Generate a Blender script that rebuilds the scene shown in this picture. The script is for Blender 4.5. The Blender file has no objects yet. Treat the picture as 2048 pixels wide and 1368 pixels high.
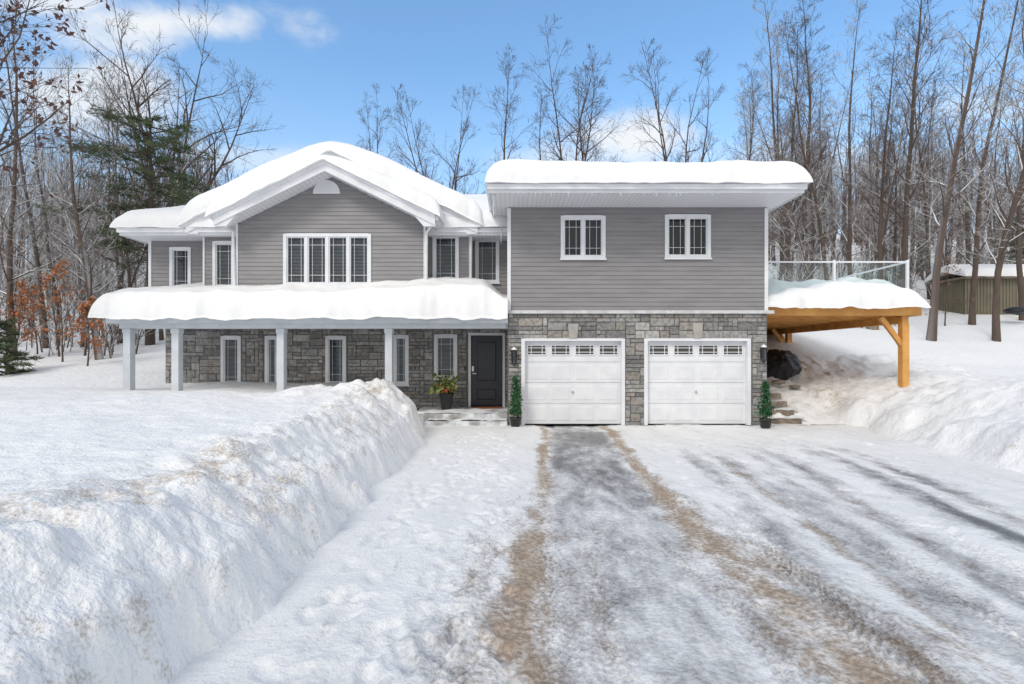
import bpy, math, random
import numpy as np
from mathutils import Vector
random.seed(7)
scene = bpy.context.scene
col = scene.collection
F, CX, HY, EYE = 1092.0, 1024.0, 715.0, 1.73
def PX(px, Y): return (px-CX)*Y/F
def PZ(py, Y): return EYE+(HY-py)*Y/F
def P(px, py, Y): return (PX(px, Y), Y, PZ(py, Y))

# ------------------------------------------------------------------ noise
_tab = np.random.default_rng(11).random((256, 256))
def vnoise(x, y, s=0):
    x = np.asarray(x, float)+s*17.3; y = np.asarray(y, float)+s*9.7
    xi = np.floor(x).astype(int); yi = np.floor(y).astype(int)
    fx = x-xi; fy = y-yi
    fx = fx*fx*(3-2*fx); fy = fy*fy*(3-2*fy)
    a = _tab[xi & 255, yi & 255]; b = _tab[(xi+1) & 255, yi & 255]
    c = _tab[xi & 255, (yi+1) & 255]; d = _tab[(xi+1) & 255, (yi+1) & 255]
    return (a*(1-fx)+b*fx)*(1-fy)+(c*(1-fx)+d*fx)*fy
def fbm(x, y, o=4, s=0):
    t = 0; a = 1; n = 0
    for i in range(o):
        t = t+a*vnoise(x*2**i, y*2**i, s+i*3); n += a; a *= .5
    return t/n
def ss(a, b, x):
    t = np.clip((x-a)/(b-a), 0, 1); return t*t*(3-2*t)

# ------------------------------------------------------------------ materials
def newmat(name):
    m = bpy.data.materials.new(name); m.use_nodes = True
    nt = m.node_tree; b = nt.nodes['Principled BSDF']
    return m, nt, b
def N(nt, t, **k):
    n = nt.nodes.new(t)
    for a, v in k.items(): setattr(n, a, v)
    return n
def noise_node(nt, scale, detail=5, vec='Object', stretch=None, rough=.5):
    tc = N(nt, 'ShaderNodeTexCoord'); n = N(nt, 'ShaderNodeTexNoise')
    n.inputs['Scale'].default_value = scale; n.inputs['Detail'].default_value = detail; n.inputs['Roughness'].default_value = rough
    if stretch:
        mp = N(nt, 'ShaderNodeMapping'); mp.inputs['Scale'].default_value = stretch
        nt.links.new(tc.outputs[vec], mp.inputs['Vector']); nt.links.new(mp.outputs[0], n.inputs['Vector'])
    else: nt.links.new(tc.outputs[vec], n.inputs['Vector'])
    return n.outputs['Fac']
def mix(nt, fac, a, b):
    n = N(nt, 'ShaderNodeMix', data_type='RGBA')
    for i, v in ((0, fac), (6, a), (7, b)):
        if isinstance(v, (int, float)): n.inputs[i].default_value = v
        elif isinstance(v, tuple): n.inputs[i].default_value = v+(1,) if len(v) == 3 else v
        else: nt.links.new(v, n.inputs[i])
    return n.outputs[2]
def mul(nt, a, b):
    n = N(nt, 'ShaderNodeMix', data_type='RGBA', blend_type='MULTIPLY'); n.inputs[0].default_value = 1
    for i, v in ((6, a), (7, b)):
        if isinstance(v, tuple): n.inputs[i].default_value = v+(1,)
        else: nt.links.new(v, n.inputs[i])
    return n.outputs[2]
def mth(nt, op, a, b=None, c=None, clamp=False):
    n = N(nt, 'ShaderNodeMath', operation=op, use_clamp=clamp)
    for i, v in enumerate((a, b, c)):
        if v is None: continue
        if isinstance(v, (int, float)): n.inputs[i].default_value = v
        else: nt.links.new(v, n.inputs[i])
    return n.outputs[0]
def rng(nt, v, a, b, c=0., d=1.):
    n = N(nt, 'ShaderNodeMapRange', interpolation_type='SMOOTHSTEP')
    nt.links.new(v, n.inputs[0])
    for i, q in enumerate((a, b, c, d)): n.inputs[i+1].default_value = q
    return n.outputs[0]
def bump(nt, b, h, strength=.3, dist=.02):
    n = N(nt, 'ShaderNodeBump'); n.inputs['Strength'].default_value = strength; n.inputs['Distance'].default_value = dist
    nt.links.new(h, n.inputs['Height']); nt.links.new(n.outputs[0], b.inputs['Normal'])
def M(name, c1, c2=None, scale=4, rough=.6, bmp=0, bscale=60, metal=0, stretch=None, bdist=.01):
    m, nt, b = newmat(name)
    c2 = c2 or tuple(x*.86 for x in c1)
    f = rng(nt, noise_node(nt, scale, 6, stretch=stretch), .35, .65)
    nt.links.new(mix(nt, f, c1, c2), b.inputs['Base Color'])
    b.inputs['Roughness'].default_value = rough; b.inputs['Metallic'].default_value = metal
    if bmp: bump(nt, b, noise_node(nt, bscale, 4, stretch=stretch), bmp, bdist)
    return m

SNOWC = (.865, .866, .87)
WHITE = M('white_vinyl', (.76, .77, .79), (.70, .71, .74), 3, .45)
SOFFIT, nt, b = newmat('soffit_white')
tc = N(nt, 'ShaderNodeTexCoord'); sp = N(nt, 'ShaderNodeSeparateXYZ'); nt.links.new(tc.outputs['Object'], sp.inputs[0])
w_ = mth(nt, 'FRACT', mth(nt, 'MULTIPLY', sp.outputs[0], 9.0))
g_ = rng(nt, mth(nt, 'ABSOLUTE', mth(nt, 'SUBTRACT', w_, .5)), .02, .1)
nt.links.new(mix(nt, g_, (.52, .54, .57), (.74, .755, .78)), b.inputs['Base Color']); b.inputs['Roughness'].default_value = .5
POSTM = M('post_paint', (.60, .64, .68), (.54, .58, .62), 3, .5)
SIDING = M('grey_siding', (.262, .252, .256), (.230, .221, .226), 1.3, .55, .15, 40, stretch=(1, 1, 6))
SHINGLE = M('dark_shingle', (.05, .05, .055), (.08, .08, .08), 20, .9)
BLACKM = M('black_metal', (.012, .012, .014), (.02, .02, .02), 8, .4)
DOORM = M('black_door_paint', (.012, .014, .022), (.018, .02, .03), 6, .35)
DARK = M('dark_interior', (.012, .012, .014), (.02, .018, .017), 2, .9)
BLINDM = M('blind_slat', (.50, .52, .54), (.40, .42, .44), 3, .6)
MORTAR = M('mortar', (.19, .187, .18), (.15, .147, .14), 9, .95, .5, 90)
KEYM = M('keystone', (.42, .39, .365), (.35, .33, .31), 9, .9, .5, 60)
LEDGE = M('ledge_stone', (.62, .62, .63), (.5, .5, .51), 6, .7, .3, 50)
WOOD = M('cedar_timber', (.70, .36, .10), (.55, .26, .062), 2.5, .6, .4, 18)
OLDWOOD = M('weathered_wood', (.27, .22, .17), (.16, .125, .095), 5, .85, .5, 20)
MATM = M('coir_mat', (.35, .14, .07), (.24, .1, .05), 20, .95, .6, 120)
METAL = M('brushed_metal', (.5, .5, .5), (.4, .4, .4), 5, .3, metal=1)
STONESTEP = M('step_stone', (.32, .31, .30), (.72, .74, .77), 3.5, .9, .5, 30)
SHEDM = M('olive_shed', (.195, .175, .12), (.155, .14, .098), 1.5, .7)
TARP = M('black_tarp', (.009, .009, .011), (.018, .018, .02), 6, .4, .5, 7, bdist=.04)
REDM = M('red_berry', (.4, .06, .02), (.3, .03, .02), 9, .4)
BULB = M('clear_bulb', (.7, .7, .68), (.6, .6, .58), 9, .2)
GREENM = M('garland_green', (.02, .12, .035), (.012, .065, .02), 18, .6)
PINEG = M('pine_needles', (.115, .15, .07), (.055, .08, .04), 2, .7)
YEWG = M('mixed_greenery', (.24, .25, .06), (.07, .12, .03), 9, .6)
LEAFO = M('orange_leaf', (.46, .18, .055), (.33, .11, .04), 9, .7)
LEAFR = M('russet_leaf', (.13, .058, .042), (.085, .036, .028), 9, .7)
ICE, nt, b = newmat('icicle_ice')
b.inputs['Base Color'].default_value = (.75, .82, .88, 1); b.inputs['Roughness'].default_value = .15; b.inputs['Alpha'].default_value = .75

def glassmat(name, tint, a, rough=.03, fr=.2, fk=1.):
    m, nt, b = newmat(name); nt.nodes.remove(b)
    out = nt.nodes['Material Output']
    tr = N(nt, 'ShaderNodeBsdfTransparent'); tr.inputs[0].default_value = tint+(1,)
    gl = N(nt, 'ShaderNodeBsdfGlossy'); gl.inputs['Roughness'].default_value = rough; gl.inputs[0].default_value = (.9, .95, 1, 1)
    lw = N(nt, 'ShaderNodeLayerWeight'); lw.inputs[0].default_value = fr
    f = mth(nt, 'ADD', mth(nt, 'MULTIPLY', lw.outputs['Fresnel'], fk), a, clamp=True)
    mx = N(nt, 'ShaderNodeMixShader'); nt.links.new(f, mx.inputs[0]); nt.links.new(tr.outputs[0], mx.inputs[1]); nt.links.new(gl.outputs[0], mx.inputs[2])
    nt.links.new(mx.outputs[0], out.inputs[0]); return m
GLASS = glassmat('window_glass', (.82, .85, .87), .03)
RAILG = glassmat('railing_glass', (.88, .955, .94), .05, .03, .1, .5)

SNOW, nt, b = newmat('roof_snow')
f = noise_node(nt, .7, 4)
nt.links.new(mix(nt, rng(nt, f, .3, .7), SNOWC, (.825, .835, .845)), b.inputs['Base Color']); b.inputs['Roughness'].default_value = .75
h = mth(nt, 'ADD', noise_node(nt, 3, 4), mth(nt, 'MULTIPLY', noise_node(nt, 60, 4), .12)); bump(nt, b, h, .45, .08)

def snow_ground(name, dirtc=(.55, .47, .38)):
    m, nt, b = newmat(name)
    at = N(nt, 'ShaderNodeAttribute', attribute_name='dirt')
    n1 = noise_node(nt, 5, 10, rough=.62); n2 = noise_node(nt, 42, 6, rough=.6)
    v = mth(nt, 'ADD', at.outputs['Fac'], mth(nt, 'ADD', mth(nt, 'MULTIPLY', mth(nt, 'SUBTRACT', n1, .5), 2.0), mth(nt, 'MULTIPLY', mth(nt, 'SUBTRACT', n2, .5), 1.5)))
    d = rng(nt, v, .24, .95, 0, .80)
    base = mix(nt, rng(nt, noise_node(nt, .8, 4), .3, .7), SNOWC, (.835, .84, .85))
    nt.links.new(mix(nt, d, base, mix(nt, rng(nt, n2, .35, .65), dirtc, (.40, .32, .235))), b.inputs['Base Color']); b.inputs['Roughness'].default_value = .8
    h = mth(nt, 'ADD', noise_node(nt, 6, 7, rough=.55), mth(nt, 'MULTIPLY', noise_node(nt, 36, 4, rough=.5), .3)); bump(nt, b, h, .7, .075)
    return m
SNOWG = snow_ground('ground_snow')

DRIVE, nt, b = newmat('driveway_surface')
ad = N(nt, 'ShaderNodeAttribute', attribute_name='dirt').outputs['Fac']; aw = N(nt, 'ShaderNodeAttribute', attribute_name='wet').outputs['Fac']
ns = noise_node(nt, 4.5, 10, stretch=(1, .42, 1), rough=.62); nf = noise_node(nt, 26, 6, rough=.62); nb = noise_node(nt, 2.2, 6, stretch=(1, .25, 1)); nm = noise_node(nt, 95, 3)
jit = mth(nt, 'ADD', mth(nt, 'MULTIPLY', mth(nt, 'SUBTRACT', ns, .5), 1.6), mth(nt, 'MULTIPLY', mth(nt, 'SUBTRACT', nf, .5), 1.0))
slush = rng(nt, mth(nt, 'ADD', aw, jit), .10, .74)
asph = rng(nt, mth(nt, 'ADD', aw, mth(nt, 'ADD', mth(nt, 'MULTIPLY', jit, .9), mth(nt, 'MULTIPLY', mth(nt, 'SUBTRACT', nm, .5), .6))), .57, 1.10)
brown = rng(nt, mth(nt, 'ADD', ad, mth(nt, 'ADD', jit, mth(nt, 'MULTIPLY', mth(nt, 'SUBTRACT', nb, .5), .6))), .15, .95, 0, .9)
c0 = mix(nt, rng(nt, nb, .3, .7), (.86, .86, .865), (.79, .795, .80))
c1 = mix(nt, slush, c0, (.49, .49, .50))
c2 = mix(nt, asph, c1, (.15, .15, .155))
c3 = mix(nt, brown, c2, mix(nt, rng(nt, nf, .35, .65), (.46, .35, .245), (.26, .185, .125)))
nt.links.new(c3, b.inputs['Base Color'])
nt.links.new(mth(nt, 'SUBTRACT', .75, mth(nt, 'MULTIPLY', asph, .42)), b.inputs['Roughness'])
bump(nt, b, mth(nt, 'ADD', mth(nt, 'MULTIPLY', ns, .7), mth(nt, 'MULTIPLY', nf, .6)), .7, .05)

STONE, nt, b = newmat('ashlar_stone')
at = N(nt, 'ShaderNodeAttribute', attribute_name='Col')
nn = noise_node(nt, 14, 8)
nt.links.new(mul(nt, at.outputs['Color'], mix(nt, rng(nt, nn, .3, .7), (.7, .7, .7), (1.24, 1.24, 1.22))), b.inputs['Base Color']); b.inputs['Roughness'].default_value = .9
bump(nt, b, noise_node(nt, 26, 7), .8, .03)

def bark(name, c1, c2, lo, hi, amt):
    m, nt, b = newmat(name)
    g = N(nt, 'ShaderNodeNewGeometry'); sp = N(nt, 'ShaderNodeSeparateXYZ'); nt.links.new(g.outputs['Normal'], sp.inputs[0])
    up = rng(nt, sp.outputs[2], lo, hi)
    nz = rng(nt, noise_node(nt, 1.4, 4), .52-amt*.3, .62-amt*.3)
    f = mth(nt, 'MULTIPLY', up, nz)
    base = mix(nt, noise_node(nt, 6, 5, stretch=(1, 1, .2)), c1, c2)
    nt.links.new(mix(nt, f, base, (.84, .86, .88)), b.inputs['Base Color']); b.inputs['Roughness'].default_value = .9
    return m
BARK = bark('bark', (.13, .094, .073), (.048, .035, .028), .6, .9, .0)
BARKS = bark('bark_snowy', (.145, .105, .084), (.053, .038, .031), .05, .45, .75)
BARKF = bark('far_bark', (.155, .096, .075), (.08, .05, .04), .2, .6, .55)

# ------------------------------------------------------------------ mesh helpers
ORG = {}
class MB:
    def __init__(s): s.v = []; s.f = []; s.c = []
    def quad(s, a, b, c, d, colr=None):
        n = len(s.v); s.v += [a, b, c, d]; s.f.append((n, n+1, n+2, n+3))
        if colr: s.c.append(colr)
    def tri(s, a, b, c):
        n = len(s.v); s.v += [a, b, c]; s.f.append((n, n+1, n+2))
    def box(s, x0, x1, y0, y1, z0, z1):
        if x0 > x1: x0, x1 = x1, x0
        if y0 > y1: y0, y1 = y1, y0
        if z0 > z1: z0, z1 = z1, z0
        n = len(s.v)
        s.v += [(x, y, z) for z in (z0, z1) for y in (y0, y1) for x in (x0, x1)]
        s.f += [tuple(n+i for i in q) for q in ((0, 1, 5, 4), (1, 3, 7, 5), (3, 2, 6, 7), (2, 0, 4, 6), (4, 5, 7, 6), (2, 3, 1, 0))]
    def prism(s, poly, y0, y1):
        n = len(s.v); k = len(poly)
        s.v += [(x, y0, z) for x, z in poly]+[(x, y1, z) for x, z in poly]
        s.f.append(tuple(range(n, n+k))); s.f.append(tuple(range(n+2*k-1, n+k-1, -1)))
        for i in range(k):
            j = (i+1) % k; s.f.append((n+i, n+k+i, n+k+j, n+j))
    def frust(s, x0, x1, z0, z1, yb, yf, i, colr=None):
        A = [(x0, yb, z0), (x1, yb, z0), (x1, yb, z1), (x0, yb, z1)]
        B = [(x0+i, yf, z0+i), (x1-i, yf, z0+i), (x1-i, yf, z1-i), (x0+i, yf, z1-i)]
        n = len(s.v); s.v += A+B; s.f.append((n+4, n+5, n+6, n+7))
        for k in range(4):
            j = (k+1) % 4; s.f.append((n+k, n+j, n+4+j, n+4+k))
        if colr: s.c += [colr]*5
    def tube(s, pts, rad, k=6, cap=False):
        p0 = Vector(pts[0]); p1 = Vector(pts[-1]); d = (p1-p0)
        if d.length < 1e-6: d = Vector((0, 0, 1))
        d.normalize()
        a = d.cross(Vector((0, 0, 1)) if abs(d.z) < .9 else Vector((1, 0, 0))).normalized(); b = d.cross(a)
        n = len(s.v); cs = [(math.cos(2*math.pi*i/k), math.sin(2*math.pi*i/k)) for i in range(k)]
        for p, r in zip(pts, rad):
            for c, q in cs:
                s.v.append((p[0]+r*(a.x*c+b.x*q), p[1]+r*(a.y*c+b.y*q), p[2]+r*(a.z*c+b.z*q)))
        for i in range(len(pts)-1):
            o = n+i*k
            for j in range(k):
                e = (j+1) % k; s.f.append((o+j, o+e, o+k+e, o+k+j))
        if cap:
            s.f.append(tuple(range(n, n+k))); e = n+(len(pts)-1)*k; s.f.append(tuple(range(e, e+k)))
    def bar(s, p, q, w, h):
        p = Vector(p); q = Vector(q); d = (q-p).normalized()
        a = d.cross(Vector((0, 0, 1)) if abs(d.z) < .95 else Vector((0, 1, 0))).normalized()*w/2; b = d.cross(a).normalized()*h/2
        n = len(s.v)
        for c in (p, q): s.v += [tuple(c+a+b), tuple(c-a+b), tuple(c-a-b), tuple(c+a-b)]
        s.f += [tuple(n+i for i in t) for t in ((0, 1, 2, 3), (7, 6, 5, 4), (0, 4, 5, 1), (1, 5, 6, 2), (2, 6, 7, 3), (3, 7, 4, 0))]
    def lathe(s, cx, cy, prof, k=20):
        n = len(s.v)
        for r, z in prof:
            for i in range(k):
                t = 2*math.pi*i/k; s.v.append((cx+r*math.cos(t), cy+r*math.sin(t), z))
        for i in range(len(prof)-1):
            for j in range(k):
                e = (j+1) % k; s.f.append((n+i*k+j, n+i*k+e, n+(i+1)*k+e, n+(i+1)*k+j))
        s.f.append(tuple(range(n, n+k))); e = n+(len(prof)-1)*k; s.f.append(tuple(range(e, e+k)))
    def build(s, name, mat, parent=None, smooth=False, label=None, attr=None):
        o = ORG.get(parent.name, (0, 0, 0)) if parent else (0, 0, 0)
        me = bpy.data.meshes.new(name)
        me.from_pydata([(x-o[0], y-o[1], z-o[2]) for x, y, z in s.v], [], s.f)
        me.materials.append(mat)
        if smooth: me.polygons.foreach_set('use_smooth', [True]*len(me.polygons))
        if s.c:
            a = me.color_attributes.new('Col', 'FLOAT_COLOR', 'CORNER')
            buf = np.ones((len(me.loops), 4), np.float32)
            for p, c in zip(me.polygons, s.c): buf[p.loop_start:p.loop_start+p.loop_total, :3] = c
            a.data.foreach_set('color', buf.ravel())
        ob = bpy.data.objects.new(name, me); col.objects.link(ob)
        if parent: ob.parent = parent; ORG[ob.name] = o
        if label: ob['label'] = label
        return ob
def tag(o, label=None, cat=None, group=None, kind=None):
    if label: o['label'] = label
    if cat: o['category'] = cat
    if group: o['group'] = group
    if kind: o['kind'] = kind
    return o
def thing(name, label, cat, loc=(0, 0, 0), group=None):
    o = bpy.data.objects.new(name, None); col.objects.link(o); o.location = loc; o.empty_display_size = .1
    ORG[o.name] = tuple(loc); return tag(o, label, cat, group)
def npmesh(name, V, Fq, mat, smooth=True, attrs=None):
    me = bpy.data.meshes.new(name); V = np.asarray(V, np.float32); Fq = np.asarray(Fq, np.int32)
    me.vertices.add(len(V)); me.vertices.foreach_set('co', V.ravel())
    me.loops.add(Fq.size); me.loops.foreach_set('vertex_index', Fq.ravel())
    me.polygons.add(len(Fq)); me.polygons.foreach_set('loop_start', np.arange(0, Fq.size, Fq.shape[1], dtype=np.int32))
    me.update(calc_edges=True)
    me.polygons.foreach_set('use_smooth', np.full(len(Fq), smooth))
    for k, a in (attrs or {}).items():
        at = me.attributes.new(k, 'FLOAT', 'POINT'); at.data.foreach_set('value', np.asarray(a, np.float32).ravel())
    me.materials.append(mat)
    o = bpy.data.objects.new(name, me); col.objects.link(o); return o
def gridf(nx, ny, off=0):
    i = np.arange(ny-1)[:, None]*nx+np.arange(nx-1)[None, :]
    return np.stack([i, i+1, i+nx+1, i+nx], -1).reshape(-1, 4)+off
def gridmesh(name, X, Y, Z, mat, attrs=None, smooth=True):
    ny, nx = X.shape
    return npmesh(name, np.stack([X, Y, Z], -1).reshape(-1, 3), gridf(nx, ny), mat, smooth, attrs)

# ------------------------------------------------------------------ terrain
def land(x, y):
    zl = np.interp(y, [-60, 4, 9.5, 14, 15.5, 24, 40, 60, 90, 140, 400], [.84, .84, .97, .87, .86, 2.3, 6, 12, 18, 22, 24])
    zr = np.interp(y, [-60, 12.5, 14.5, 16.5, 18, 22, 26, 40, 60, 90, 140, 400], [1.05, 1.05, 1.0, 1.2, 1.5, 2.7, 3.7, 7.5, 14, 22, 27, 29])
    w = ss(-6, 9, x); z = zl*(1-w)+zr*w
    z = z+(fbm(x*.11, y*.11, 3, 1)-.5)*1.3*ss(17, 34, y)+(fbm(x*.5, y*.5, 3, 4)-.5)*.14
    return z
def landz(x, y): return float(land(np.array([x]), np.array([y]))[0])
xs = np.concatenate([np.linspace(-260, -40, 45)[:-1], np.linspace(-40, 45, 220)[:-1], np.linspace(45, 260, 45)])
ys = np.concatenate([np.linspace(-60, 10, 30)[:-1], np.linspace(10, 60, 170)[:-1], np.linspace(60, 400, 60)])
X, Y = np.meshgrid(xs, ys); Z = land(X, Y)
low = ss(-15.6, -14.6, X)*(1-ss(13.0, 13.8, X))*(1-ss(17.6, 18.4, Y))
Z = Z-low*1.6
g = gridmesh('ground', X, Y, Z, SNOWG, {'dirt': np.zeros_like(Z)-.5}); tag(g, kind='structure')

def bL(y): return np.interp(y, [0, 3, 8, 11.6, 12.5, 13.0, 13.6, 20], [-1.6, -1.62, -1.65, -1.75, -1.9, -2.3, -2.62, -2.65])
yl = .6*(18.6/.6)**(np.arange(480)/479.)
sx = np.concatenate([np.linspace(0, 2.8, 190)[:-1], 2.8*(14.6/2.8)**(np.arange(120)/119.)])
X, Y = np.meshgrid(-1.2-sx, yl)
d = bL(Y)-X+(fbm(X*1.1, Y*.9, 3, 2)-.5)*.40+(fbm(X*4.5, Y*4, 4, 27)-.5)*.17
L = land(X, Y)
bell = np.exp(-(np.maximum(np.abs(d-.75)-.2, 0)/.5)**2)*(1-ss(13.0, 14.2, Y))
wide = np.exp(-(np.maximum(np.abs(d-1.2)-.6, 0)/1.2)**2)*(1-ss(13.0, 14.4, Y))
endl = ss(9., 11.4, Y)*wide
pl = L+endl*(.12+.45*(fbm(X*1.4, Y*1.1, 3, 17)-.42))
face = .52*ss(-.03, .40, d)+.48*ss(.1, 1.15, d)
Z = -.1+face*(pl+.1)+face*((fbm(X*.9, Y*.9, 3, 7)-.5)*.12+(fbm(X*3.2, Y*3.2, 5, 9)-.5)*(.07+.20*bell+.18*endl))*(1-ss(13.2, 14.6, Y)*.75)
dirt = np.exp(-(np.maximum(np.abs(d-.70)-.30, 0)/.5)**2)*(1-ss(13, 14, Y))*(.0+1.15*fbm(X*.8, Y*.5, 3, 13))+.40*fbm(X*.6, Y*.6, 3, 3)*np.exp(-(np.maximum(d-1, 0)/1.5)**2)*(d > .9)-.23+.26*endl*fbm(X*3, Y*3, 3, 5)-.15*(1-ss(.05, .4, d))-.15*ss(1.5, 3.5, d)
g = gridmesh('snow_bank', X, Y, Z, SNOWG, {'dirt': dirt}); tag(g, 'long ploughed snow bank with dirty crest along the left of the driveway', kind='structure')

def bR(y): return np.interp(y, [0, 5, 7.7, 12.2, 14, 15.7, 20], [7.0, 7.0, 7.2, 8.1, 8.4, 8.6, 8.8])
yl = .8*(19./.8)**(np.arange(330)/329.)
xr = np.concatenate([np.linspace(6.3, 10.5, 150)[:-1], np.linspace(10.5, 14.2, 60)])
X, Y = np.meshgrid(xr, yl)
d = X-bR(Y)+(fbm(X*1.3, Y*1.1, 4, 22)-.5)*.7
path = np.interp(Y, [0, 13.8, 14.3, 16.4, 18.2, 20], [-.1, -.1, .05, .95, 1.5, 2])
L = land(X, Y); face = .5*ss(0, .8, d)+.5*ss(.2, 2.4, d)
bell = np.exp(-((d-1.5)/.8)**2)*(1-ss(13.5, 15, Y))
Z = path*(1-face)+face*(L+.10*bell)+((fbm(X*1.1, Y*1.1, 4, 31)-.5)*.40+(fbm(X*4.5, Y*4.5, 4, 33)-.5)*.22)*np.maximum(face, ss(14, 15, Y))
dirt = .8*np.exp(-((d-.6)/.8)**2)*fbm(X, Y, 3, 8)+.75*ss(14, 15.2, Y)*(1-face)*fbm(X*2, Y*2, 3, 18)-.28
g = gridmesh('snow_bank', X, Y, Z, SNOWG, {'dirt': dirt}); tag(g, 'rounded snow bank along the right of the driveway below the deck', kind='structure')

yl = np.concatenate([np.linspace(-3, 1.5, 20)[:-1], 1.5*(14.04/1.5)**(np.arange(500)/499.)])
X, Y = np.meshgrid(np.linspace(-2.7, 9.0, 450), yl)
def ip(ys_, xs_): return np.interp(Y, ys_, xs_)
wob = (fbm(X*.0, Y*.5, 3, 3)-.5)*.25
tl = ip([2, 3.9, 6.6, 13], [.06, .08, .25, .78])+wob
tr = ip([2, 3.5, 4.6, 5.6, 7.7, 13], [2.0, 1.90, 1.82, 1.78, 1.87, 2.34])+wob
t3 = ip([3.07, 4.8, 8.8, 11], [2.74, 2.97, 3.43, 3.5])+wob*.6; t4 = ip([3.9, 8.8, 11], [3.66, 4.6, 4.9])-wob*.5; t5 = ip([5.6, 9.2], [5.3, 6.1])+wob*.5; t6 = ip([4, 9], [4.5, 5.4])
G = lambda c, s: np.exp(-((X-c)/s)**2)
fl = fbm(X*3, Y*.9, 4, 41); near = 1-ss(3, 9, Y); brk = .75+.6*(fbm(X*.8, Y*.8, 3, 47)-.2)
dirt = .92*G(tl, .16+.12*near)+1.15*G(tr, .16+.14*near)+.50*G(tl+.5, .2)*near+.50*G(tr+.5, .22)*near+.40*G(tl-.45, .2)*near+(.64*G(t3, .13)+.40*G(t4, .14)+.40*G(t5, .16))*(1-ss(9, 11.5, Y))
dirt = dirt*(.50+.9*fl)*brk-.12
cor = ss(.0, .3, X-tl)*(1-ss(-.3, 0., X-tr))
wet = cor*np.interp(Y, [2, 4, 6, 7.5, 9, 12.5, 13.4, 14], [.52, .52, .55, .66, .86, .92, .52, .42])
wet = wet+.50*G(tl-.35, .42)*near+.44*G(tr+.35, .32)*near+(.66*G(t3+.12, .2)+.68*G(t4, .2)+.70*G(t5, .2)+.55*G(t6, .22)+.5*G(t3-.4, .18)+.45*G(t4-.45, .16)+.4*G(t5-.5, .14))*(1-ss(8.5, 12, Y))+.25*G(tl, .2)+.25*G(tr, .2)
wet = wet*(.40+1.15*fbm(X*2.6, Y*.8, 4, 51))*(.55+.45*brk)+.5*ss(13.6, 14, Y)*ss(.1, .4, X)+.22*ss(0, .5, X)*(fbm(X*3.2, Y*.6, 4, 57)-.22)-.02
Z = .014+(fbm(X*1.2, Y*.8, 3, 61)-.5)*.05+(fbm(X*8, Y*6, 3, 63)-.5)*.026-.03*(np.minimum(1, G(tl, .2)+G(tr, .2)+.8*cor+.7*(G(t3, .2)+G(t4, .2)+G(t5, .2))))
rd = random.Random(5)
for k in range(340):
    cx = rd.choice([rd.uniform(-1.35, .0), rd.uniform(-1.35, .0), rd.uniform(.4, 7.4)]); cy = 2.9+9.5*rd.random()**1.3; a = rd.gauss(0, .45)
    m = (abs(X-cx) < .3) & (abs(Y-cy) < .3)
    dx = X[m]-cx; dy = Y[m]-cy; u = dx*math.cos(a)+dy*math.sin(a); v = -dx*math.sin(a)+dy*math.cos(a)
    q = (u/.055)**2+(v/.13)**2
    Z[m] += -.020*np.exp(-q**2)+.006*np.exp(-((q-1.8)/.9)**2)
tread = np.sign(np.sin((Y+np.abs(X-np.round(X*4)/4)*1.2)*75))
for c, s_ in ((tl-.38, .13), (tl+.22, .12), (tl+.55, .11), (tr+.42, .13), (tr-.35, .11), (t3+.35, .1), (t4+.35, .1), (t3-.6, .1)):
    e = np.exp(-((X-c)/s_)**4); Z = Z-.010*e+.010*e*tread*(1-ss(4.5, 6.8, Y)); wet = wet+.10*e*(1-ss(6, 9, Y))*(.5-.5*tread*(1-ss(4.5, 6.8, Y)))
g = gridmesh('driveway', X, Y, Z, DRIVE, {'dirt': dirt, 'wet': wet}); tag(g, kind='structure')

# ------------------------------------------------------------------ house
GY, AY, BY, CY, SY = 14.0, 14.6, 15.3, 15.8, 16.2
house = thing('house', 'two storey grey sided house with stone ground floor, two garage doors and snowy roofs', 'house', (-2, 16, 0))
def wall_openings(rects, Y): return [(PX(a, Y), PX(b, Y), PZ(d, Y), PZ(c, Y)) for a, b, c, d in rects]

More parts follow.
